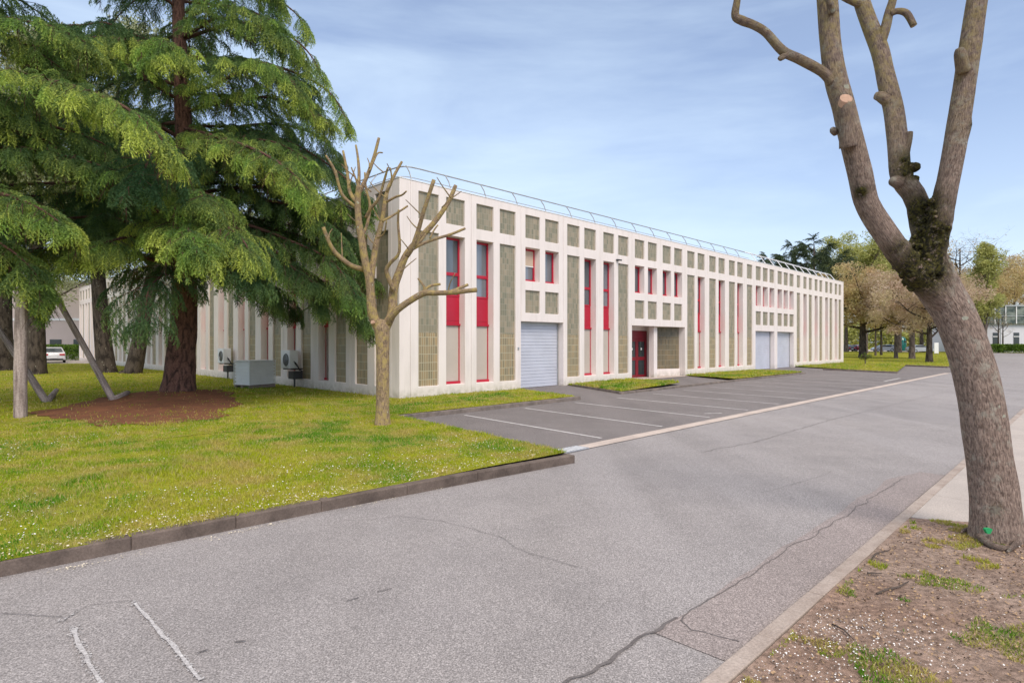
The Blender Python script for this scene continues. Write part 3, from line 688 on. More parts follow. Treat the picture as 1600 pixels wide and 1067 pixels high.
b=MB(); b.tube([(28.6,.20,zb+.13),(.9,.20,zb+.13),(.45,.24,zb+.13),(.24,.45,zb+.13),(.2,.9,zb+.13),(.2,26,zb+.13)],[.014]*6,6); b.build('lower_rail',M['grey_metal'],rail)
t=28.9; ends=[]
while t<46.5:
    k=(t-28.9)/17.6; hh=.75-.12*k; b=MB(); b.tube([(t+.55,.05,zb),(t+.30,.35,zb+hh*.75),(t-.25,.95,zb+hh)],[.028]*3,6); b.build('post',M['white_metal'],rail); ends.append((t,hh)); t+=1.55
b=MB(); b.tube([(t_-.25,.95,zb+h_) for t_,h_ in ends],[.024]*len(ends),6); b.build('top_rail',M['white_metal'],rail)
b=MB(); b.tube([(t_+.30,.35,zb+h_*.75) for t_,h_ in ends],[.018]*len(ends),6); b.build('middle_rail',M['white_metal'],rail)

# ---------------------------------------------------------------- equipment along the left front
def ac(u, name_label, z=1.05):
    g=empty('air_conditioner',W(-.35,-u,z),R(45),name_label,'air conditioner','air conditioners on the left front')
    b=MB(); b.box((-.24,-.42,.0),(.14,.42,.76)); b.build('casing',M['white_metal'],g,bevel=.02)
    b=MB(); b.tube([(-.255,-.08,.36),(-.243,-.08,.36)],[.26,.27],24); b.build('fan_guard',M['dark_metal'],g)
    for k in range(5):
        bb=MB(); r=.05+.05*k; n=20
        bb.tube([(-.262,-.08+r*math.cos(2*math.pi*i/n),.36+r*math.sin(2*math.pi*i/n)) for i in range(n+1)],[.006]*(n+1),4,cap=False); bb.build('guard_ring',M['grey_metal'],g)
    b=MB(); b.box((-.16,-.38,-.06),(.36,-.33,-.003)); b.box((-.16,.33,-.06),(.36,.38,-.003)); b.build('bracket',M['dark_metal'],g)
    b=MB(); b.tube([(.0,-.43,.25),(.02,-.62,.10),(.10,-.60,-.05),(.3,-.45,-.12)],[.03]*4,6); b.tube([(-.05,-.43,.3),(-.06,-.55,.2),(.1,-.56,.0),(.3,-.42,-.05)],[.018]*4,6); b.build('hose',M['dark_metal'],g)
    b=MB(); b.box((-.10,-.5,-.45),(.30,.0,-.13)); b.tube([(-.02,-.42,-.84),(-.02,-.42,-.13)],[.04,.04],8); b.build('support',M['dark_metal'],g)
ac(7.6,'white air conditioner on a wall bracket nearest the corner',.82)
ac(15.3,'smaller looking air conditioner on the left front behind the white crate',.85)
pb=P(398,604,.08); g=empty('crate_stack',(pb.x,pb.y,zl(*TN(pb.x,pb.y))),R(61),'white slatted crate on a pallet standing on the lawn by the wall','crate')
b=MB(); 
for k in range(3): b.box((-.62,-.5+.42*k,0),(.62,-.38+.42*k,.10))
for k in range(5): b.box((-.62+.27*k,-.5,.102),(-.47+.27*k,.46,.125))
b.build('pallet',M['old_timber'],g,bevel=.004)
for k in range(7):
    b=MB(); z=.13+.135*k; b.box((-.60,-.48,z),(.60,.46,z+.100)); b.box((-.56,-.44,z+.101),(.56,.42,z+.134)); b.build('slat_course',M['crate_white'],g,bevel=.008)
b=MB(); b.box((-.64,-.52,1.08),(.64,.50,1.12)); b.build('lid',M['white_metal'],g,bevel=.01)
b=MB()
for x,y in ((-.615,-.495),(.615,-.495),(-.615,.475),(.615,.475)): b.box((x-.012,y-.012,.12),(x+.012,y+.012,1.075))
b.build('corner_strip',M['white_paint'],g)
for k,(uu,ln) in enumerate(((5.25,.35),(5.45,-.05))):
    b=MB(); b.tube([W(-.0+.22,-uu,.4),W(.24,-(uu+ln),2.3)],[.03,.03],6); tag(b.build('plank',M['old_timber']),('pale plank leaning left inside the wall recess' if k==0 else 'upright plank standing in the same wall recess'),'plank','planks in the wall recess')

# ---------------------------------------------------------------- trees
def catmull(pts, rad, k=4):
    P3=[Vector(p) for p in pts]; out=[]; ro=[]
    for i in range(len(P3)-1):
        a=P3[max(i-1,0)]; b_=P3[i]; c=P3[i+1]; d=P3[min(i+2,len(P3)-1)]
        for j in range(k):
            s=j/k; out.append(.5*((2*b_)+(c-a)*s+(2*a-5*b_+4*c-d)*s*s+(3*b_-a-3*c+d)*s**3)); ro.append(rad[i]*(1-s)+rad[i+1]*s)
    out.append(P3[-1]); ro.append(rad[-1]); return out,ro
def px_limb(b, pts, n=20, amp=.06, k=6, seed=0, ridge=.0, Y=None):
    """pts: (px, py, Y, width px)"""
    c=[Q(p[0],p[1],p[2]) for p in pts]; r=[p[3]/F*p[2]/2*math.cos(math.atan((p[0]-800)/F)) for p in pts]; c,r=catmull(c,r,k); b.tube(c,r,n,amp,seed,True,5.0,ridge); return c,r
# big pruned tree in the right foreground
Y0=5.55
ft=empty('pruned_tree',P(1560,842,.1),0,'large leaning pruned tree with mossy fork and cut limbs in the right foreground','tree')
ftloc=ft.location.copy()
def attach(o,parent):
    o.parent=parent; o.matrix_parent_inverse=Matrix.Translation(-parent.location)
def moss_attr(o, centers, yel):
    me=o.data; a=me.attributes.new('moss','FLOAT','POINT'); y=me.attributes.new('yellow','FLOAT','POINT'); va=[];vy=[]
    for v in me.vertices:
        m=0
        for c,r in centers:
            d=(v.co-c).length/r; m=max(m,1.25-d)
        va.append(max(0,min(1,m))); q=v.co; v.co=v.co+v.normal*max(0,min(1,m))*(.004+.026*noise.noise(v.co*11)+.018*noise.noise(v.co*27)); vy.append(max(0,min(1,(q.z-yel[0])/yel[1])))
    a.data.foreach_set('value',va); y.data.foreach_set('value',vy)
mosses=[(Q(1440,415,Y0-.2),.34),(Q(1436,330,5.6-.1),.26),(Q(1425,260,5.65),.18),(Q(1450,370,5.4),.24),(Q(1400,385,5.3),.10),(Q(1310,120,5.2),.08),(Q(1350,60,5.8),.1),(Q(1370,55,5.9),.07),(Q(1560,800,5.3),.12)]
mosses+=[(Q(1528,60,5.25),.09),(Q(1525,150,5.25),.07),(Q(1515,200,5.25),.06),(Q(1346,300,5.2),.07)]
def part_tube(name,pts,n=40,amp=.07,k=8,seed=0,ridge=.0):
    b=MB(); px_limb(b,pts,n,amp,k,seed,ridge); o=b.build(name,M['bark_plane'],smooth=True); moss_attr(o,mosses,(3.4,1.6)); attach(o,ft); return o
part_tube('trunk',[(1560,872,5.55,130),(1559,846,5.55,102),(1557,815,5.55,88),(1554,780,5.55,83),(1549,740,5.55,80),(1535,640,5.55,76),(1517,560,5.55,73),(1494,498,5.55,70),(1468,452,5.55,72),(1449,412,5.55,74),(1446,380,5.55,56),(1447,360,5.55,38)],72,.06,8,1,.006)
part_tube('limb',[(1478,478,5.50,34),(1448,448,5.45,44),(1420,414,5.38,44),(1384,366,5.32,41),(1355,319,5.27,40),(1343,267,5.22,40),(1327,207,5.18,39),(1317,164,5.16,38),(1305,121,5.14,37),(1297,65,5.12,33),(1292,0,5.1,33),(1286,-60,5.08,30)],40,.08,6,2,.004)
part_tube('limb',[(1452,440,5.6,40),(1447,371,5.62,45),(1431,310,5.68,38),(1409,276,5.72,36),(1402,215,5.78,34),(1396,172,5.82,33),(1385,125,5.86,31),(1374,78,5.9,29),(1357,34,5.94,27),(1346,0,5.96,26),(1335,-50,6.0,24)],36,.09,6,3,.004)
part_tube('limb',[(1452,430,5.45,44),(1463,371,5.42,42),(1473,327,5.38,39),(1486,259,5.33,39),(1499,185,5.28,38),(1508,129,5.25,38),(1515,78,5.22,38),(1527,0,5.18,36),(1537,-60,5.15,34)],40,.08,6,4,.004)
part_tube('branch',[(1300,128,5.12,20),(1284,112,5.1,17),(1249,93,5.05,16),(1223,80,5.0,16),(1197,52,4.97,14),(1178,40,4.95,14),(1160,33,4.93,15),(1149,25,4.92,13),(1152,0,4.9,11),(1155,-30,4.9,9)],20,.16,5,5)
part_tube('branch',[(1374,70,5.88,20),(1383,45,5.86,17),(1389,20,5.84,15),(1395,0,5.82,14),(1400,-30,5.8,13)],18,.12,5,6)
part_tube('branch',[(1391,22,5.82,12),(1403,18,5.8,11),(1417,22,5.78,13),(1428,41,5.76,12)],16,.15,5,7)
part_tube('branch',[(1346,8,5.94,14),(1330,2,5.9,12),(1312,-8,5.88,12)],14,.12,5,8)
for nm,pts,sd in (('cut_stub',[(1326,230,5.1,30),(1323,195,5.06,27),(1321,170,5.03,24),(1321,160,5.02,21)],11),('cut_stub',[(1352,312,5.22,16),(1361,296,5.18,12),(1364,288,5.17,8)],12),('cut_stub',[(1388,160,5.82,20),(1377,152,5.82,18),(1368,150,5.82,12)],13),('cut_stub',[(1412,245,5.72,16),(1419,222,5.70,13),(1421,207,5.7,12)],14),('cut_stub',[(1505,112,5.18,26),(1500,85,5.12,21),(1499,76,5.11,12)],15),('cut_stub',[(1404,285,5.68,24),(1395,282,5.66,18),(1391,280,5.66,8)],16),('cut_stub',[(1306,208,5.15,12),(1302,204,5.13,12),(1300,200,5.12,6)],17),('cut_stub',[(1420,262,5.66,20),(1428,262,5.64,17),(1432,258,5.64,9)],18),('cut_stub',[(1228,86,5.0,12),(1219,92,4.99,9),(1217,94,4.99,4)],19),('cut_stub',[(1300,20,5.02,15),(1296,4,4.98,12),(1292,-2,4.98,10)],20)):
    part_tube(nm,pts,16,.15,5,sd)
b=MB(); c=Q(1321,157,5.0); r=.056; pts=[(c+Vector((r*math.cos(a)*.95,r*.25*math.sin(a)-.0,r*math.sin(a)*.72))) for a in [2*math.pi*i/18 for i in range(18)]]
b.face([p+Vector((0,-.012,.012)) for p in pts]); b.face([p+Vector((0,.02,-.03)) for p in pts])
for i in range(18): b.face([pts[i]+Vector((0,-.012,.012)),pts[(i+1)%18]+Vector((0,-.012,.012)),pts[(i+1)%18]+Vector((0,.02,-.03)),pts[i]+Vector((0,.02,-.03))])
attach(b.build('sawn_face',M['cut_wood']),ft)
# burls of moss and bark at the fork, built as lumpy skin
bm=bmesh.new(); random.seed(5); cand=[]
for o_ in ft.children:
    if o_.name.split('.')[0] in ('trunk','limb'):
        va=o_.data.attributes['moss'].data
        for v in o_.data.vertices:
            if va[v.index].value>.55 and 2.2<v.co.z<3.7 and not (o_.name=='limb' and noise.noise(v.co*3)<-.1): cand.append((v.co.copy(),v.normal.copy()))
for k in range(170):
    c0,nn=random.choice(cand); rr=random.choice((.008,.012,.016,.022)); cc=c0-nn*rr*.35
    ret=bmesh.ops.create_icosphere(bm,subdivisions=3,radius=rr*random.uniform(.8,1.2),matrix=Matrix.Translation(cc))
    for v in ret['verts']: v.co=cc+(v.co-cc)*(1+1.1*noise.noise(v.co*38))
me=bpy.data.meshes.new('moss'); bm.to_mesh(me); bm.free(); me.polygons.foreach_set('use_smooth',[True]*len(me.polygons)); me.materials.append(M['bark_plane']); o=bpy.data.objects.new('moss',me); COL.objects.link(o); o['kind']='stuff'
moss_attr(o,[(Q(1440,400,5.3),50)],(9,1)); attach(o,ft)
b=MB(); c=Q(1544,829,5.55-.245); 
pts=[c+Vector((.027*math.cos(a)*(1+.3*math.sin(3*a)),-.010+.0*math.sin(a),.032*math.sin(a)*(1+.25*math.cos(2*a)))) for a in [2*math.pi*i/20 for i in range(20)]]
b.face(pts); b.face([p+Vector((0,.03,0)) for p in pts])
for i in range(20): b.face([pts[i],pts[(i+1)%20],pts[(i+1)%20]+Vector((0,.03,0)),pts[i]+Vector((0,.03,0))])
attach(b.build('paint_spot',M['green_spray']),ft)
for k,(pts,r) in enumerate(([[(1530,838),(1545,850),(1565,857),(1580,855)],.03],[[(1600,838),(1588,850),(1575,862)],.03],[[(1525,826),(1510,828),(1502,832)],.022])):
    g=[P(x,y,.08) for x,y in pts]; b=MB(); c,rr=catmull([(q.x,q.y,.085) for q in g],[r*1.2]+[r]*(len(g)-2)+[r*.4],4); b.tube(c,rr,10,.2,k); attach(b.build('root',M['bark_plane'],smooth=True),ft)

# young pruned tree
yt=empty('young_tree',P(598,665,.11),0,'young pollarded tree with bare yellowish limbs at the lawn corner','tree')
random.seed(8)
def yl(name,pts,w0,w1,dy=0,seed=0,Yb=12.8):
    b=MB(); n=len(pts); L=[(x,y,Yb+dy*i/(n-1),w0+(w1-w0)*i/(n-1)) for i,(x,y) in enumerate(pts)]; px_limb(b,L,10,.13,4,seed); o=b.build(name,M['bark_young'],smooth=True); attach(o,yt); return o
b=MB(); px_limb(b,[(598,672,12.8,34),(598,662,12.8,26),(598,640,12.8,22),(598,605,12.8,21),(598,560,12.8,21),(598,528,12.8,23),(597,512,12.8,26),(600,500,12.8,14)],16,.06,4,1); o=b.build('trunk',M['bark_young'],smooth=True); attach(o,yt)
yl('limb',[(597,518),(584,497),(580,470),(577,434),(572,416),(567,389),(561,348),(559,312),(561,290)],17,9,-.3,1)
yl('branch',[(572,422),(560,419),(547,414),(525,396),(514,378),(505,355)],9,6,-.5,2)
yl('branch',[(559,318),(547,301),(543,272),(536,236)],7,3.5,.4,3); yl('branch',[(561,330),(552,321),(534,303),(523,267),(509,243)],6,3.5,-.4,4)
yl('branch',[(561,300),(567,290),(577,267),(585,243),(592,216)],8,4.5,.2,5); yl('branch',[(560,295),(561,270),(559,245),(556,227)],6,3,.3,6)
yl('branch',[(577,268),(583,255),(590,240),(598,239)],3,2,.2,7); yl('branch',[(579,440),(583,411),(588,380),(597,344),(604,303),(615,276),(628,253)],11,4,.6,8)
yl('branch',[(597,346),(612,338),(625,330),(637,322)],4,3,.3,9); yl('branch',[(604,316),(618,308),(628,305),(635,299)],4,2.5,-.3,10)
yl('branch',[(572,340),(580,325),(592,310),(601,280),(606,262)],6,3,-.5,21); yl('branch',[(565,370),(574,350),(578,320),(572,296),(570,270)],6,3,.8,22); yl('branch',[(590,372),(600,365),(604,345)],3,2,-.3,23)
yl('branch',[(563,305),(556,280),(549,262)],4,2,.5,24); yl('branch',[(604,300),(612,285),(610,262)],4,2,-.2,25)
yl('limb',[(600,516),(606,505),(613,487),(615,452),(624,425),(635,398),(653,375),(678,348),(700,317),(712,290)],17,6,.5,11)
yl('branch',[(636,400),(645,385),(655,355),(662,330),(678,281)],8,6,-.4,12); yl('branch',[(645,389),(660,381),(682,373),(705,366),(727,357)],6,3.5,.3,13)
yl('branch',[(616,455),(604,425),(610,411),(624,393),(622,348),(623,328)],8,3.5,-.5,14); yl('limb',[(607,505),(612,495),(628,479),(660,459),(680,458),(705,457),(745,453)],12,7,-.6,15)
yl('branch',[(660,460),(663,450),(660,444),(653,435)],5,3,.0,16,12.6); yl('branch',[(663,454),(672,447),(688,444)],5,3.5,.2,17,12.6); yl('branch',[(700,457),(714,452),(731,445)],6,4.5,.3,18,12.5)
yl('branch',[(648,385),(658,376),(665,366)],6,4,.2,19); yl('branch',[(672,372),(678,360),(684,352)],3,2.5,.2,20)
rs_=random.Random(12)
for k,(x,y) in enumerate([(572,400),(562,350),(545,290),(588,385),(604,310),(612,280),(662,340),(690,325),(640,392),(514,372),(530,292),(577,262),(626,425),(700,458),(560,330),(580,300),(594,345),(655,360),(600,270),(553,275),(535,405),(705,310)]):
    a=-math.pi/2+rs_.uniform(-.9,.9); l_=rs_.uniform(14,42); m_=(x+math.cos(a)*l_*.5+rs_.uniform(-3,3),y+math.sin(a)*l_*.5); yl('twig',[(x,y),m_,(x+math.cos(a)*l_,y+math.sin(a)*l_)],2.4,1.2,rs_.uniform(-.3,.3),40+k)
b=MB(); c=Q(583,504,12.66); b.tube([c,c+Vector((-.015,-.03,.012))],[.045,.04],10); attach(b.build('sawn_face',M['white_paint'] if 0 else M['cut_wood']),yt)

# conifer foliage: spray templates
def make_spray(seed, n_side=9, hang=.5, tl=.12, tw=.036):
    rs=np.random.default_rng(seed); T=[];A=[]
    def tuft(p,d,s,a,k=3):
        for _ in range(k):
            q=d+rs.normal(0,.55,3); q/=np.linalg.norm(q); o=np.cross(q,rs.normal(0,1,3)); o/=np.linalg.norm(o)
            T.append([p-o*tw*s*.5,p+o*tw*s*.5,p+q*tl*s]); A.append([a*.7,a*.7,min(1,a*1.25)])
    N=12
    for i in range(N):
        u=(i+.5)/N; p=np.array([u,0,.06*np.sin(u*3)-hang*u**2]); d=np.array([1,0,-2*hang*u]); d/=np.linalg.norm(d)
        tuft(p,d,1.1,.35+.65*u,4)
    for i in range(n_side):
        u=.1+.85*i/n_side; p0=np.array([u,0,.06*np.sin(u*3)-hang*u**2]); sgn=1 if i%2 else -1; ln=(.42-.25*u)*rs.uniform(.7,1.2); dr=np.array([.75,sgn*rs.uniform(.6,1.1),-.1]); dr/=np.linalg.norm(dr)
        for j in range(5):
            v=(j+1)/5; p=p0+dr*ln*v+np.array([0,0,-ln*.75*v**1.7]); tuft(p,dr+np.array([0,0,-.9*v]),1,.25+.6*v*(.4+.6*u),3)
    return np.array(T),np.array(A)
SPR=[make_spray(i,9,h) for i,h in enumerate((.35,.5,.65,.45,.8,.3))]
SPRC=[t for t in SPR]
SPRL=[make_spray(20+i,5,h,.14,.045) for i,h in enumerate((.35,.6,.8))]
def conifer(name, limbs, label, trunk_pts, trunk_r, mat='cedar_needles', bark='bark_cedar', spacing=.235, size=.54, seed=0, base=None, tmpl=SPR, group=None, brlen=1.0):
    """limbs: list of (path points, half width of the plate, tip brightness)"""
    rs=np.random.default_rng(seed); root=empty(name,base,0,label,'tree',group)
    b=MB(); c,r=catmull(trunk_pts,trunk_r,6); b.tube(c,r,28,.07,seed,True,4.,.012); attach(b.build('trunk',M[bark],smooth=True),root)
    bb=MB(); TV=[];TA=[]
    for limb in limbs:
        path,width,bright=limb[:3]; dens=limb[3] if len(limb)>3 else 1.0
        m=len(path); c,_=catmull(path,[1]*m,5); n=len(c); Ls=sum((c[i+1]-c[i]).length for i in range(n-1)); r0=.007*Ls+.02
        bb.tube(c,[r0*(1-.9*i/(n-1))+.006 for i in range(n)],6,.1)
        s=.12*Ls if Ls>3 else .1*Ls; side=1; acc=[0]
        for i in range(n-1): acc.append(acc[-1]+(c[i+1]-c[i]).length)
        def at(q):
            q=min(q,acc[-1]-1e-4); i=max(j for j in range(n-1) if acc[j]<=q); f=(q-acc[i])/(acc[i+1]-acc[i]); return c[i].lerp(c[i+1],f),(c[i+1]-c[i]).normalized()
        while s<Ls:
            f=s/Ls; p,d=at(s); up=Vector((0,0,1)); sd_=d.cross(up).normalized()*side; side=-side
            if rs.random()<.8:
                o=(d*1.1+up*rs.uniform(.0,.35)+Vector(rs.normal(0,.35,3))).normalized(); T,A=tmpl[rs.integers(len(tmpl))]; X=np.array(o); Yv=np.array(o.cross(up).normalized()); Z=np.cross(X,Yv); Z=-Z if Z[2]<0 else Z
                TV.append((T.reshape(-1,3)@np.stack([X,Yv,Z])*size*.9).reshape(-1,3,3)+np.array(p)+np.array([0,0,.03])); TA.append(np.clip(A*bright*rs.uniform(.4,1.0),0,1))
            env=math.sin(math.pi*min(1,.12+f*.86))**.6; bl=width*env*rs.uniform(.6,1.15)*brlen
            dr=(d*rs.uniform(.5,.95)+sd_+up*rs.uniform(-.05,.22)).normalized(); k=max(2,int(bl/.26)); pts=[p]
            for j in range(1,k+1):
                v=j/k; pts.append(p+dr*bl*v+Vector((0,0,-1))*(.30*bl*v**2.0)+Vector(rs.normal(0,.03,3)))
            bb.tube(pts,[max(.004,.014*bl*(1-.8*j/k)) for j in range(k+1)],4)
            if rs.random()<.30:
                for _ in range(3):
                    q=pts[rs.integers(1,len(pts))]; l_=rs.uniform(.35,.95); e_=q+Vector((rs.normal(0,.2),rs.normal(0,.2),-1)).normalized()*l_; m_=q.lerp(e_,.5)+Vector(rs.normal(0,.05,3))
                    bb.tube([q,m_,e_],[.009,.007,.003],3)
                    for __ in range(3): bb.tube([m_,m_.lerp(e_,.4)+Vector(rs.normal(0,.10,3))],[.005,.002],3)
            for j in range(1,k+1):
                for rep in range(2 if j<k else 3+(k>3)):
                    q=pts[j-1].lerp(pts[j],rs.random()); v=j/k; dd=(pts[j]-pts[j-1]).normalized(); lat=dd.cross(up).normalized()*rs.choice([-1,1])
                    o=(dd*rs.uniform(.5,1.1)+lat*rs.uniform(.1,.8)+up*rs.uniform(-.55,.1)); 
                    if v>.8: o=dd*1.2+lat*rs.uniform(-.4,.4)-up*rs.uniform(0,.5)
                    o.normalize(); sz=size*rs.uniform(.6,1.2); T,A=tmpl[rs.integers(len(tmpl))]
                    X=np.array(o); Yv=np.array(o.cross(up).normalized()); Z=np.cross(Yv,X)*-1; Z=np.cross(X,Yv); 
                    if Z[2]<0: Z=-Z
                    R3=np.stack([X,Yv,Z]); TV.append((T.reshape(-1,3)@R3*sz).reshape(-1,3,3)+np.array(q)); 
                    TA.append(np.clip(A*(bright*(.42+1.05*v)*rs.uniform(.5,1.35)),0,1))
            s+=dens*spacing*rs.uniform(.6,1.3)*(.5 if f>.8 else 1)
        # tip
        for rep in range(5):
            T,A=tmpl[rs.integers(len(tmpl))]; d=(c[-1]-c[-3]).normalized()+Vector(rs.normal(0,.3,3)); d.normalize(); X=np.array(d); Yv=np.array(d.cross(Vector((0,0,1))).normalized()); Z=np.cross(X,Yv); Z=-Z if Z[2]<0 else Z
            TV.append((T.reshape(-1,3)@np.stack([X,Yv,Z])*size).reshape(-1,3,3)+np.array(c[-1])-X*.2*size); TA.append(np.clip(A*bright*1.1,0,1))
    attach(bb.build('limbs',M[bark],smooth=True),root)
    o=tris_obj('crown',np.concatenate(TV),M[mat],attr=np.concatenate(TA)); attach(o,root); print(name,'tris',len(o.data.polygons)); return root
random.seed(31)
def auto_limbs(bx_,by_,z0,z1,L0,L1,n,seed,droop=.18,w=1.0,br=.7,az=None,zt=None):
    rs=random.Random(seed); out=[]; a=rs.random()*6.28
    for i in range(n):
        f=i/(n-1); z=z0+(z1-z0)*f; L_=(L0+(L1-L0)*f)*rs.uniform(.8,1.12); a+=2.4+rs.uniform(-.3,.3)
        if az:
            for _ in range(20):
                if az(a%6.283,z): break
                a+=.35
        d=Vector((math.cos(a),math.sin(a),0)); sag=droop*L_*rs.uniform(.7,1.3); p=[]
        for k in range(6):
            u=k/5; p.append(Vector((bx_,by_,z))+d*L_*u+Vector((0,0,.10*L_*math.sin(u*2.6)-sag*u**2.2))+Vector((rs.uniform(-.1,.1),rs.uniform(-.1,.1),rs.uniform(-.06,.06)))*(L_*.25 if 0<k<5 else 0))
        out.append((p,w*(.55+.13*L_),br*rs.uniform(.35,1.25),rs.uniform(1.0,1.5)))
    return out
def hero(pts,width,bright,dens=1.0): return ([Q(*p) for p in pts],width,bright,dens)
B=Vector((-10.9,19.2,.2))
limbs=auto_limbs(B.x,B.y,4.4,18.5,6.2,2.4,58,3,droop=.20,az=lambda a,z: not (6<z<14 and abs((math.degrees(a)-300+180)%360-180)<34))
limbs+=auto_limbs(B.x,B.y,3.9,8.5,5.6,5.8,12,9,droop=.28,br=.45)
limbs+=[hero([(282,330,19.2),(240,365,17.5),(190,372,16.0),(150,385,15.0),(118,400,14.6)],1.0,1.15),
 hero([(285,310,19.2),(300,345,17.2),(330,345,15.8),(370,365,15.0),(395,400,14.6)],1.15,1.1),
 hero([(285,330,19.2),(262,350,17.0),(285,352,15.2),(300,368,14.2),(308,400,13.8)],1.1,1.2),
 hero([(285,200,19.2),(340,215,17.6),(400,235,16.4),(450,265,15.8),(485,300,15.6)],1.1,1.1),
 hero([(285,150,19.2),(340,130,18.2),(400,100,17.6),(440,110,17.2),(470,150,17.0)],1.0,.95),
 hero([(290,60,19.2),(360,40,19),(430,45,18.6),(480,80,18.4),(505,125,18.2)],.9,1.0,2.0),
 hero([(290,90,19.2),(370,95,19.4),(450,110,19.6),(515,145,19.6),(545,195,19.6)],.9,1.0,2.4),
 hero([(290,20,19.2),(350,-10,19.0),(410,-10,18.8),(455,15,18.6),(480,45,18.6)],.8,1.0,2.2),
 hero([(290,250,19.2),(370,250,19.0),(440,270,18.8),(500,330,18.6),(535,400,18.4)],1.2,.8),
 hero([(290,330,19.2),(380,350,18.8),(450,375,18.4),(520,410,18.0),(560,470,17.8)],1.1,.55),
 hero([(290,380,19.2),(370,395,19.4),(450,415,19.4),(520,450,19.2),(572,505,19.0)],.9,.55),
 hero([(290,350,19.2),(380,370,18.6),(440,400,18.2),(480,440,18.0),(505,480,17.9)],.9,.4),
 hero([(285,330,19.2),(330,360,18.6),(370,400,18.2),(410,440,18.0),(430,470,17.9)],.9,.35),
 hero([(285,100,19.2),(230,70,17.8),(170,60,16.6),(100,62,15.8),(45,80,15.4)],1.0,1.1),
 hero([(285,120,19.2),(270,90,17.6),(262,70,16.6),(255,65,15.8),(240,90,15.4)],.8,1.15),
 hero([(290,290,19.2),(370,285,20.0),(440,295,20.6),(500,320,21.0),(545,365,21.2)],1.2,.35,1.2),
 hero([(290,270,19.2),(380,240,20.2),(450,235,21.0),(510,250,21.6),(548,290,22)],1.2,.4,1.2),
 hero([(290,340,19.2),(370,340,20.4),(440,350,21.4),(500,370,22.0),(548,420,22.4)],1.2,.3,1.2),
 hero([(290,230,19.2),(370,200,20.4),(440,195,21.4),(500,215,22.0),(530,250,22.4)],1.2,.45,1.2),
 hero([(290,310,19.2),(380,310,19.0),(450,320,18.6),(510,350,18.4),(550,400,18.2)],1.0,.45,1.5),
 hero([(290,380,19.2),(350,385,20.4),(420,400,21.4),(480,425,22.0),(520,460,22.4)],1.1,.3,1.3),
 hero([(285,260,19.2),(250,250,18.2),(240,240,17.2),(250,260,16.4),(265,290,16.2)],1.0,.9)]
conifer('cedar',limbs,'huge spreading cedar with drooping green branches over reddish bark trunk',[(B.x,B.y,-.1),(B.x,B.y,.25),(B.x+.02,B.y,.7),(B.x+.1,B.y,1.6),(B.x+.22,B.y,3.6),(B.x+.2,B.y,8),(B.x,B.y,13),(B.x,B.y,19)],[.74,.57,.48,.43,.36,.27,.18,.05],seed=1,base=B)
# second cedar, its trunk left of the frame, its long boughs reaching in
C2=Vector((-15.2,14.6,.1))
l2=auto_limbs(C2.x,C2.y,5.0,16,5.2,2.5,22,14,droop=.22,br=.7)
l2+=[hero([(-155,60,14.6),(-40,115,14.2),(80,128,13.8),(170,155,13.6),(232,195,13.5),(272,245,13.5)],1.35,1.2),
 hero([(-155,250,14.6),(-60,290,14.0),(10,305,13.6),(60,325,13.3),(100,352,13.2)],1.3,1.1),
 hero([(-155,230,14.6),(-60,235,14.6),(20,230,14.6),(110,245,14.6),(190,270,14.4)],1.2,.55),
 hero([(-155,330,14.6),(-80,350,14.4),(-10,375,14.2),(40,410,14.0),(70,450,14.0)],1.0,.8),
 hero([(-155,0,14.6),(-60,20,14.6),(20,30,14.6),(90,45,14.6),(140,70,14.6)],1.1,.7),
 hero([(-155,330,14.6),(-80,370,14.8),(-20,400,15.0),(30,430,15.0),(60,470,15.2)],.9,.5),
 hero([(-155,160,14.6),(-60,180,14.8),(40,190,15),(140,215,15.2),(220,260,15.4)],1.2,.5)]
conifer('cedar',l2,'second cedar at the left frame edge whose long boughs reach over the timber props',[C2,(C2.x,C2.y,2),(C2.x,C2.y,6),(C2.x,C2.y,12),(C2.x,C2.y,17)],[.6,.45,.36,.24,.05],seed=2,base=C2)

# weathered timber props under the bough
g=empty('timber_post',P(32,652,.12),0,'thick weathered grey post standing upright in the lawn, left of the props','post')
b=MB(); q=P(32,652,.12); c=[(q.x,q.y,.0),(q.x,q.y,1.2),(q.x+.01,q.y,2.2),(q.x+.03,q.y,3.1)]; c,r=catmull(c,[.135,.13,.125,.11],5); b.tube(c,r,14,.06,2,True,3,.006); attach(b.build('shaft',M['old_timber'],smooth=True),g)
def prop(p0,p1,foot,label,w):
    a=P(*p0,.15); a.z=zl(*TN(a.x,a.y)); Yt=a.y+.6; t_=Q(p1[0],p1[1],Yt); g=empty('timber_prop',a,0,label,'prop','timber props under the cedar bough')
    b=MB(); c,r=catmull([a-Vector((0,0,.05)),a.lerp(t_,.35),a.lerp(t_,.7),t_],[w,w*.95,w*.85,w*.75],4); b.tube(c,r,10,.08,3,True,3,.004); attach(b.build('pole',M['old_timber'],smooth=True),g)
    b=MB(); f=P(*foot,.15); f.z=a.z+.14; b.tube([a+Vector((0,0,.03)),a.lerp(f,.6)+Vector((0,0,.0)),f],[w*.95,w*.85,w*.7],10,.12); attach(b.build('foot',M['old_timber'],smooth=True),g)
prop((178,629),(62,418),(200,624),'long pale prop pole leaning left up into the cedar, foot on the red mulch','') if 0 else prop((178,629),(62,418),(200,624),'long pale prop pole leaning left up into the cedar, foot on the red mulch',.092)
prop((74,628),(-20,488),(88,616),'shorter grey prop pole beside the thick post, leaning off the left edge',.098)

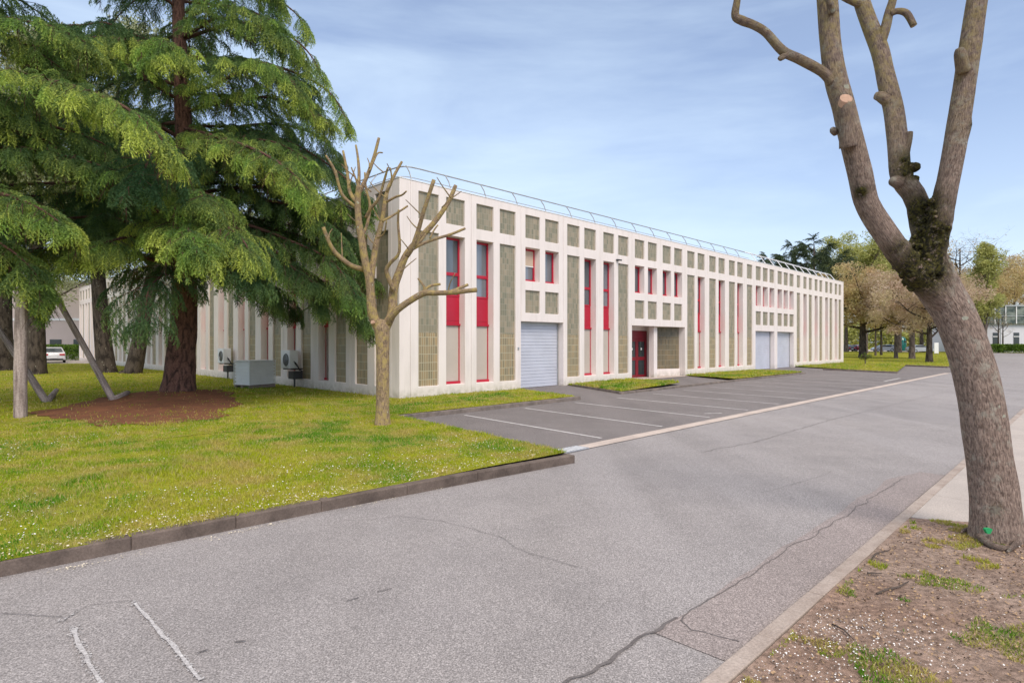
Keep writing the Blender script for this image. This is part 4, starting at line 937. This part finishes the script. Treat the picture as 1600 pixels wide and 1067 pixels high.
# broadleaf trees
def leafcloud(centers, rad, n, size, rs, flat=.75):
    c=np.array([tuple(q) for q in centers]); idx=rs.integers(len(c),size=n); d=rs.normal(0,1,(n,3)); d/=np.linalg.norm(d,axis=1)[:,None]; rr=rs.random(n)**.45
    rv=np.array(rad)[idx]; p=c[idx]+d*(rr*rv)[:,None]*np.array([1,1,flat]); s=size*(.5+rs.random(n)); a=rs.normal(0,1,(n,3)); a/=np.linalg.norm(a,axis=1)[:,None]; b_=np.cross(a,rs.normal(0,1,(n,3))); b_/=np.linalg.norm(b_,axis=1)[:,None]
    V=np.stack([p-a*s[:,None]*.5,p+b_*s[:,None]*.45,p+a*s[:,None]*.6],1); A=np.repeat(rs.random(n)[:,None],3,1); return V,A
def broadleaf(name,label,base,h,crown_r,trunk_r,mat,nleaf,lsize,seed,bark='bark_grey',zc=.35,lean=(0,0),nb=9,group=None,bare=False,colw=1.0,clump=.27,sub=8,cat='tree'):
    rs=random.Random(seed); nr=np.random.default_rng(seed); root=empty(name,base,0,label,cat,group); bz=Vector(base); b=MB(); h*=1.12; zc*=(15/22 if h>21 and group==GL else 1)
    top=bz+Vector((lean[0],lean[1],h*.78)); forkz=h*zc
    pts=[bz-Vector((0,0,.2)),bz+Vector((lean[0]*.1,lean[1]*.1,h*.04)),bz+Vector((lean[0]*.4,lean[1]*.4,forkz)),bz+Vector((lean[0]*.8,lean[1]*.8,h*.6)),top]
    c,r=catmull(pts,[trunk_r*1.5,trunk_r*1.08,trunk_r*.85,trunk_r*.45,trunk_r*.12],4); b.tube(c,r,12,.1,seed); cents=[];rads=[]
    for i in range(nb):
        f=(i+.5)/nb; z=forkz+(h*.74-forkz)*f*.9; a=i*2.4+rs.uniform(-.4,.4); L_=crown_r*colw*(1-.55*abs(f-.35)**1.2)*rs.uniform(.75,1.1); st=bz+Vector((lean[0]*z/h,lean[1]*z/h,z)); rise=(h*.22)*(1-f*.3)*rs.uniform(.6,1.3)
        e=st+Vector((math.cos(a)*L_,math.sin(a)*L_,rise)); m1=st.lerp(e,.5)+Vector((rs.uniform(-.3,.3),rs.uniform(-.3,.3),-.05*L_))
        cc,rr=catmull([st,m1,e],[trunk_r*.42*(1-.5*f),trunk_r*.24,trunk_r*.06],4); b.tube(cc,rr,6,.1)
        for k in range(sub):
            u=rs.uniform(.35,1); s=st.lerp(e,u); s=cc[min(len(cc)-1,int(u*(len(cc)-1)))]; e2=s+Vector((rs.gauss(0,1),rs.gauss(0,1),rs.uniform(.0,1.1))).normalized()*crown_r*rs.uniform(.25,.5)
            b.tube([s,s.lerp(e2,.5)+Vector((0,0,.08)),e2],[trunk_r*.12,trunk_r*.08,trunk_r*.025],4); cents.append(e2); rads.append(crown_r*clump*rs.uniform(.6,1.15))
            for kk in range(3 if bare else 1):
                e3=e2+Vector((rs.gauss(0,1),rs.gauss(0,1),rs.uniform(-.1,1.2))).normalized()*crown_r*rs.uniform(.15,.3); b.tube([e2,e3],[trunk_r*.04,trunk_r*.015],3)
                if bare:
                    for _ in range(3):
                        e4=e3+Vector((rs.gauss(0,1),rs.gauss(0,1),rs.uniform(-.1,1))).normalized()*crown_r*rs.uniform(.1,.2); b.tube([e3,e4],[trunk_r*.02,trunk_r*.01],3)
    attach(b.build('trunk',M[bark],smooth=True),root)
    if nleaf:
        V,A=leafcloud(cents,rads,nleaf,lsize,nr); attach(tris_obj('crown',V,M[mat],attr=A),root)
    return root
def gz(px,py,z=.05): q=P(px,py,z); q.z=z-.02; return q
GL='dark trees behind the cedar on the left'; GR='trees on the lawn beyond the building'
# left background
broadleaf('broadleaf_tree','dark thick trunked tree left of the white car, directly behind the grey post',gz(57,586),22,6.5,.42,'leaf_pale',26000,.20,41,'bark_dark',.35,group=GL)
broadleaf('broadleaf_tree','dark tree trunk cut by the left frame edge, behind the short prop',gz(4,580),22,7,.55,'leaf_pale',20000,.2,42,'bark_dark',.35,group=GL)
broadleaf('broadleaf_tree','dark upright trunk with flared base just right of the white car',gz(168,583),21,6.5,.45,'leaf_pale',26000,.2,43,'bark_dark',.35,lean=(-1.4,0),group=GL)
broadleaf('broadleaf_tree','dark trunk leaning to the right, beside the flared one, before the building',gz(203,584),14,5.0,.42,'leaf_green',20000,.2,44,'bark_dark',.35,lean=(3.2,0),group=GL)
broadleaf('flowering_tree','pale flowering tree far behind the cedars on the left',gz(60,562),20,9,.4,'leaf_pale',30000,.28,45,group=GL)
broadleaf('flowering_tree','pale green tree rising above the roof behind the cedar',(-34,74,0),19,8,.4,'leaf_pale',26000,.28,46,group=GL)
# right background
broadleaf('cherry_tree','orange brown leafed tree next to the end of the building',gz(1348,559),10.2,5.6,.42,'leaf_orange',34000,.19,51,'bark_dark',.25,group=GR,nb=10)
broadleaf('cherry_tree','pinkish tree with a thin grey trunk, third from the building end',gz(1400,560),9.6,5.0,.20,'leaf_pink',28000,.18,52,'bark_grey',.27,group=GR)
broadleaf('cherry_tree','pink flowering tree with the stoutest grey trunk in the group',gz(1425,561),9.8,5.0,.30,'leaf_pink',28000,.18,53,'bark_grey',.28,group=GR)
broadleaf('cherry_tree','pink flowering tree with low dark forked limbs beside the foreground trunk',gz(1452,566),8.0,4.2,.28,'leaf_pink',26000,.16,54,'bark_dark',.22,group=GR)
broadleaf('slim_tree','slim tree with a thin trunk, left one of a close pair on the far lawn',gz(1368,556),7.5,3.5,.13,'leaf_orange',9000,.16,55,'bark_grey',.4,group=GR)
broadleaf('slim_tree','slim dark tree, right one of a close pair on the far lawn',gz(1377,555),7.5,3.5,.16,'leaf_yellow',9000,.16,56,'bark_dark',.4,group=GR)
broadleaf('tall_tree','tall yellow green tree rising above the orange ones behind the building end',gz(1352,552),20.5,7.0,.4,'leaf_yellow',30000,.30,57,'bark_grey',.3,group=GR,nb=12)
broadleaf('tall_tree','tall orange leafed tree seen left of the foreground trunk fork',gz(1405,551),20,8,.4,'leaf_orange',24000,.30,58,'bark_grey',.3,group=GR,nb=12)
broadleaf('bare_tree','bare tree with thin spreading branches above the far trees right of the trunk',gz(1500,553),20,7,.35,'leaf_pink',700,.25,59,'bark_dark',.35,group=GR,bare=True,nb=10)
broadleaf('bare_tree','bare grey tree between the pines and the tall yellow tree',gz(1300,551),19,6.5,.3,'leaf_pink',500,.25,60,'bark_grey',.35,group=GR,bare=True,nb=10)
broadleaf('poplar','narrow yellow green poplar standing right of the foreground trunk',gz(1540,554),19.5,1.9,.25,'leaf_yellow',16000,.26,61,'bark_grey',.14,group=GR,nb=20,clump=.6,sub=4)
broadleaf('rust_tree','broad orange pink tree right behind the foreground trunk',gz(1505,551),15.5,7.5,.3,'leaf_orange',22000,.27,62,'bark_grey',.3,group=GR,nb=12)
broadleaf('rust_tree','orange tree cut by the right frame edge above the glazed building',gz(1585,546),26,10,.35,'leaf_orange',24000,.36,63,'bark_grey',.3,group=GR,nb=12)
broadleaf('rust_tree','pinkish tree between poplar and glazed building',gz(1560,545),23,9,.35,'leaf_pink',20000,.36,64,'bark_grey',.3,group=GR,nb=12)
broadleaf('rust_tree','dull orange tree behind the cherry trees on the far lawn',gz(1440,550),14,7.5,.35,'leaf_orange',22000,.28,65,'bark_grey',.3,group=GR,nb=12)
broadleaf('rust_tree','yellowish tree low behind the building end column',gz(1322,550),15,6.5,.35,'leaf_yellow',20000,.28,66,'bark_grey',.3,group=GR,nb=12)
broadleaf('shrub','small stubby shrub in front of the orange brown tree',gz(1352,570),1.0,.4,.05,'leaf_green',500,.08,67,'bark_grey',.3,cat='shrub')
broadleaf('shrub','bright yellow green bush at the foot of the poplar',gz(1532,549),7.5,2.6,.1,'leaf_yellow',9000,.22,68,'bark_grey',.1,cat='shrub',clump=.5)
for k,(px,hh) in enumerate(((1560,9),(1567,8))):
    broadleaf('thin_tree',('slender bare young tree in front of the glazed building, left of two','slender bare young tree in front of the glazed building, right of two')[k],gz(px,550.5),hh,2.0,.14,'leaf_pink',200,.15,70+k,'bark_dark',.3,group='young trees by the far building',bare=True,nb=7,sub=3)
# dark pines over the roof
for k,(px,top,Y) in enumerate(((1205,405,88),(1243,388,85),(1272,380,88),(1310,402,92))):
    X=(px-800)/F*Y; zt=EYE+(HZ-top)/F*Y; rs=random.Random(80+k); lim=[]
    for i in range(15):
        f=i/14; z=zt*(.5+.5*f)-.5; L_=(4.6*(1-f)**.6+.9)*rs.uniform(.7,1.2); a=i*2.4+k; d=Vector((math.cos(a),math.sin(a),0)); p0=Vector((X,Y,z)); lim.append(([p0,p0+d*L_*.5+Vector((0,0,.5)),p0+d*L_+Vector((0,0,.9+.2*L_))],.9,.7))
    conifer('pine',lim,('low dark pine tip at the left of the clump over the roof','broad dark pine in the clump over the roof, left of the highest','highest dark pine of the clump over the roof','dark pine right of the highest one over the roof')[k],[(X,Y,0),(X,Y,zt*.5),(X,Y,zt)],[.4,.3,.05],'pine_needles','bark_grey',.55,1.15,seed=80+k,base=Vector((X,Y,0)),tmpl=SPRL,group='pines behind the roof')

# ---------------------------------------------------------------- far buildings, hedges, cars
def hedge(name,label,x0,x1,y0,y1,h,n,size,seed):
    nr=np.random.default_rng(seed); p=np.stack([nr.uniform(x0,x1,n),nr.uniform(y0,y1,n),nr.random(n)**.6*h],1); s=size*(.6+nr.random(n)); a=nr.normal(0,1,(n,3)); a/=np.linalg.norm(a,axis=1)[:,None]; b_=np.cross(a,nr.normal(0,1,(n,3))); b_/=np.linalg.norm(b_,axis=1)[:,None]
    V=np.stack([p-a*s[:,None]*.5,p+b_*s[:,None]*.5,p+a*s[:,None]*.5],1)
    return tag(tris_obj(name,V,M['hedge_leaf'],attr=np.repeat(nr.random(n)[:,None],3,1)),label,'hedge')
hedge('hedge','low clipped green hedge in front of the glazed building',88,118,110,112,1.6,26000,.22,1)
hedge('hedge','green hedge behind the white car at the pale wall',-60,-46,62,63.5,1.7,16000,.16,2)
plain('pale_render',(.62,.52,.48),.85,.2,.05,.3); mg=Mat('far_glass',.25,.4); mg.col(mg.mix(mg.ramp(mg.noise(mg.coord(scale=(1,1,1.5)),.45,5,.7),[(.4,0.),(.6,1.)]),(.05,.07,.065),(.22,.25,.22))); M['far_glass']=mg.m
plain('white_render',(.66,.66,.70),.85,.2,.05,.3)
g=empty('glazed_building',(0,0,0),0,'white two storey building with dark glazed upper floor at the right edge','building')
b=MB(); b.box((93,116,0),(135,130,5.6)); b.build('wall',M['white_render'],g)
b=MB(); b.box((92.5,115.4,5.605),(135,130,9.0)); b.build('glazed_storey',M['far_glass'],g)
for k in range(12):
    b=MB(); x=92.6+2.1*k; b.box((x,115.25,5.61),(x+.16,115.39,9.0)); b.build('mullion',M['white_paint'],g)
b=MB(); b.box((92.4,115.2,9.005),(135,130,9.3)); b.box((92.45,115.27,7.1),(135,115.385,7.22)); b.build('roof_edge',M['grey_metal'],g)
for x in (94.9,99.0,102.5,106,110,114):
    b=MB(); b.box((x,115.93,1.2),(x+1.1,115.99,3.9)); w=b.build('window',M['dark_glass'],g); b=MB(); b.box((x-.05,115.86,3.05),(x+1.15,115.92,3.2)); b.build('transom',M['white_paint'],w)
g=empty('pale_building',(0,0,0),0,'pale pink rendered building behind the white car on the left','building')
b=MB(); b.box((-75,72,0),(-48,86,9.2)); b.build('wall',M['pale_render'],g); b=MB(); b.box((-75.3,71.7,9.205),(-47.7,86.3,9.5)); b.build('roof',M['grey_metal'],g)
b=MB()
for k in range(9): b.box((-74+2.9*k,71.93,1.2),(-72.6+2.9*k,71.995,2.3))
b.build('window_band',M['dark_glass'],g)
b=MB(); b.box((-75.05,71.90,4.6),(-47.95,71.99,4.9)); b.build('floor_band',M['white_paint'],g)
def carpaint(name,c): 
    m=Mat(name,.25,.6); m.col(c); m.b.inputs['Coat Weight'].default_value=.6; M[name]=m.m
for nm,c in (('car_white',(.75,.75,.77)),('car_red',(.22,.015,.03)),('car_dark',(.03,.035,.05)),('car_blue',(.05,.08,.16)),('car_silver',(.42,.44,.48)),('tail_red',(.5,.01,.02)),('teal_paint',(.0,.16,.14))): carpaint(nm,c)
def car(loc,rz,paint,label,group='cars parked in the distance'):
    """x forward, 4.4 m long"""
    g=empty('parked_car',loc,rz,label,'car',group); W_=.88
    prof=[(-2.2,.35),(-2.22,.75),(-2.12,.98),(-1.55,1.04),(1.05,.98),(1.75,.86),(2.1,.70),(2.2,.5),(2.18,.3),(1.85,.25),(-1.9,.25)]
    b=MB()
    def shell(pr,w0,w1,zt,zb):
        n=len(pr); rows=[]
        for s,y in ((-1,1),(-1,.0),(1,.0),(1,1)): pass
        for y,ins in ((-1,.0),(-.9,.03),(.9,.03),(1,.0)):
            rows.append([(x*(.97 if abs(y)==1 else 1),y*(w0+(w1-w0)*max(0,min(1,(z-zb)/(zt-zb)))),z) for x,z in pr])
        for a in range(3):
            for i in range(n):
                j=(i+1)%n; b.face([rows[a][i],rows[a][j],rows[a+1][j],rows[a+1][i]])
        b.face(rows[0]); b.face(rows[-1])
    shell(prof,W_,.84,1.0,.3); body=b.build('body',M[paint],g,bevel=.03)
    b=MB(); shell([(-1.95,1.0),(-1.35,1.36),(-.6,1.46),(.25,1.43),(.75,1.25),(1.2,.97)],.80,.60,1.46,1.0); b.build('cabin',M[paint],g,bevel=.03)
    b=MB()
    b.face([(-1.93,-.66,1.04),(-1.93,.66,1.04),(-1.42,.54,1.36),(-1.42,-.54,1.36)]); b.face([(1.17,-.68,1.03),(1.17,.68,1.03),(.50,.54,1.37),(.50,-.54,1.37)])
    for s in (-1,1): b.face([(-1.4,s*.795,1.06),(.85,s*.795,1.06),(.35,s*.66,1.36),(-1.15,s*.66,1.38)])
    for i in range(0,len(b.v)): 
        x,y,z=b.v[i]; b.v[i]=(x*1.02,y*1.03,z+.01)
    b.build('windows',M['dark_glass'],g)
    for x in (-1.35,1.35):
        for s in (-1,1):
            b=MB(); b.tube([(x,s*.70,.32),(x,s*.885,.32)],[.32,.32],18); w=b.build('wheel',M['rubber'],g); b=MB(); b.tube([(x,s*.886,.32),(x,s*.90,.32)],[.2,.18],12); b.build('rim',M['galvanised'],w)
    for s in (-1,1):
        b=MB(); b.box((-2.25,s*.62-.2,.70),(-2.14,s*.62+.2,.86)); b.build('tail_light',M['tail_red'],g,bevel=.02)
        b=MB(); b.box((2.06,s*.62-.16,.58),(2.22,s*.62+.16,.70)); b.build('headlight',M['white_metal'],g,bevel=.02)
    b=MB(); b.box((-2.26,-.26,.46),(-2.225,.26,.57)); b.build('number_plate',M['white_paint'],g); b=MB(); b.box((-2.245,-.7,.28),(-2.19,.7,.40)); b.build('bumper',M['rubber'],g)
def treeline(name,label,x0,x1,y0,y1,h,n,size,seed,mat):
    nr=np.random.default_rng(seed); x=nr.uniform(x0,x1,n); top=np.array([h*(.7+.5*noise.noise(Vector((a*.09,3,seed)))) for a in x]); c=np.stack([x,nr.uniform(y0,y1,n),nr.random(n)**.8*top],1); sz=size*(.6+nr.random(n)); a=nr.normal(0,1,(n,3)); a/=np.linalg.norm(a,axis=1)[:,None]; b_=np.cross(a,nr.normal(0,1,(n,3))); b_/=np.linalg.norm(b_,axis=1)[:,None]
    V=np.stack([c-a*sz[:,None]*.5,c+b_*sz[:,None]*.5,c+a*sz[:,None]*.5],1); return tag(tris_obj(name,V,M[mat],attr=np.repeat(nr.random(n)[:,None],3,1)),label,'trees',kind='stuff')
treeline('treeline','hazy far wood closing the view behind the car parks on the right',70,230,205,214,13,42000,.9,3,'leaf_yellow')
q=P(84,566.5,0); car((q.x,q.y,.02),R(90+38),'car_white','white car with red tail lights parked at the left behind the trees')
for px,py,rz,pt,lb in ((1320,549,100,'car_dark','dark car just beside the end of the building'),(1337,549,95,'car_red','dark red car parked behind the orange brown tree'),(1380,549.5,170,'car_silver','silver car in the far car park, left of the blue one'),(1391,548.5,20,'car_blue','dark blue car in the middle of the far car park'),(1437,551,0,'car_silver','pale car between the pink trees and the dark forked one')):
    q=P(px,py,0); car((q.x,q.y,.02),R(rz),pt,lb)
q=P(1408,549,0); g=empty('recycling_container',(q.x,q.y,0),R(20),'tall teal container beside the blue car','container'); 
b=MB(); b.tube([(0,0,.1),(0,0,.5),(0,0,2.0),(0,0,2.9),(0,0,3.2)],[.9,1.0,1.0,.85,.3],16); b.build('body',M['teal_paint'],g,smooth=True); b=MB(); b.box((-.3,-1.04,2.0),(.3,-.9,2.3)); b.build('hatch',M['dark_metal'],g)
q=P(1463,554,0); g=empty('white_board',(q.x,q.y,0),0,'tall white board sign beside the foreground trunk on the far lawn','sign'); b=MB(); b.box((-.35,-.05,.2),(.35,.05,1.9)); b.build('panel',M['white_paint'],g,bevel=.02); b=MB(); b.tube([(-.3,.0,0),(-.3,.0,.2)],[.04,.04],8); b.tube([(.3,0,0),(.3,0,.2)],[.04,.04],8); b.build('leg',M['grey_metal'],g)
q=P(1563,551,0); g=empty('lamp_post',(q.x,q.y,0),0,'slim pale lamp post before the glazed building','lamp post'); b=MB(); b.tube([(0,0,0),(0,0,.8),(0,0,7.4)],[.11,.09,.05],10); b.build('pole',M['grey_metal'],g); b=MB(); b.box((-.5,-.1,7.4),(.15,.1,7.5)); b.build('lamp_head',M['grey_metal'],g,bevel=.02)
print('objects',len(bpy.data.objects))
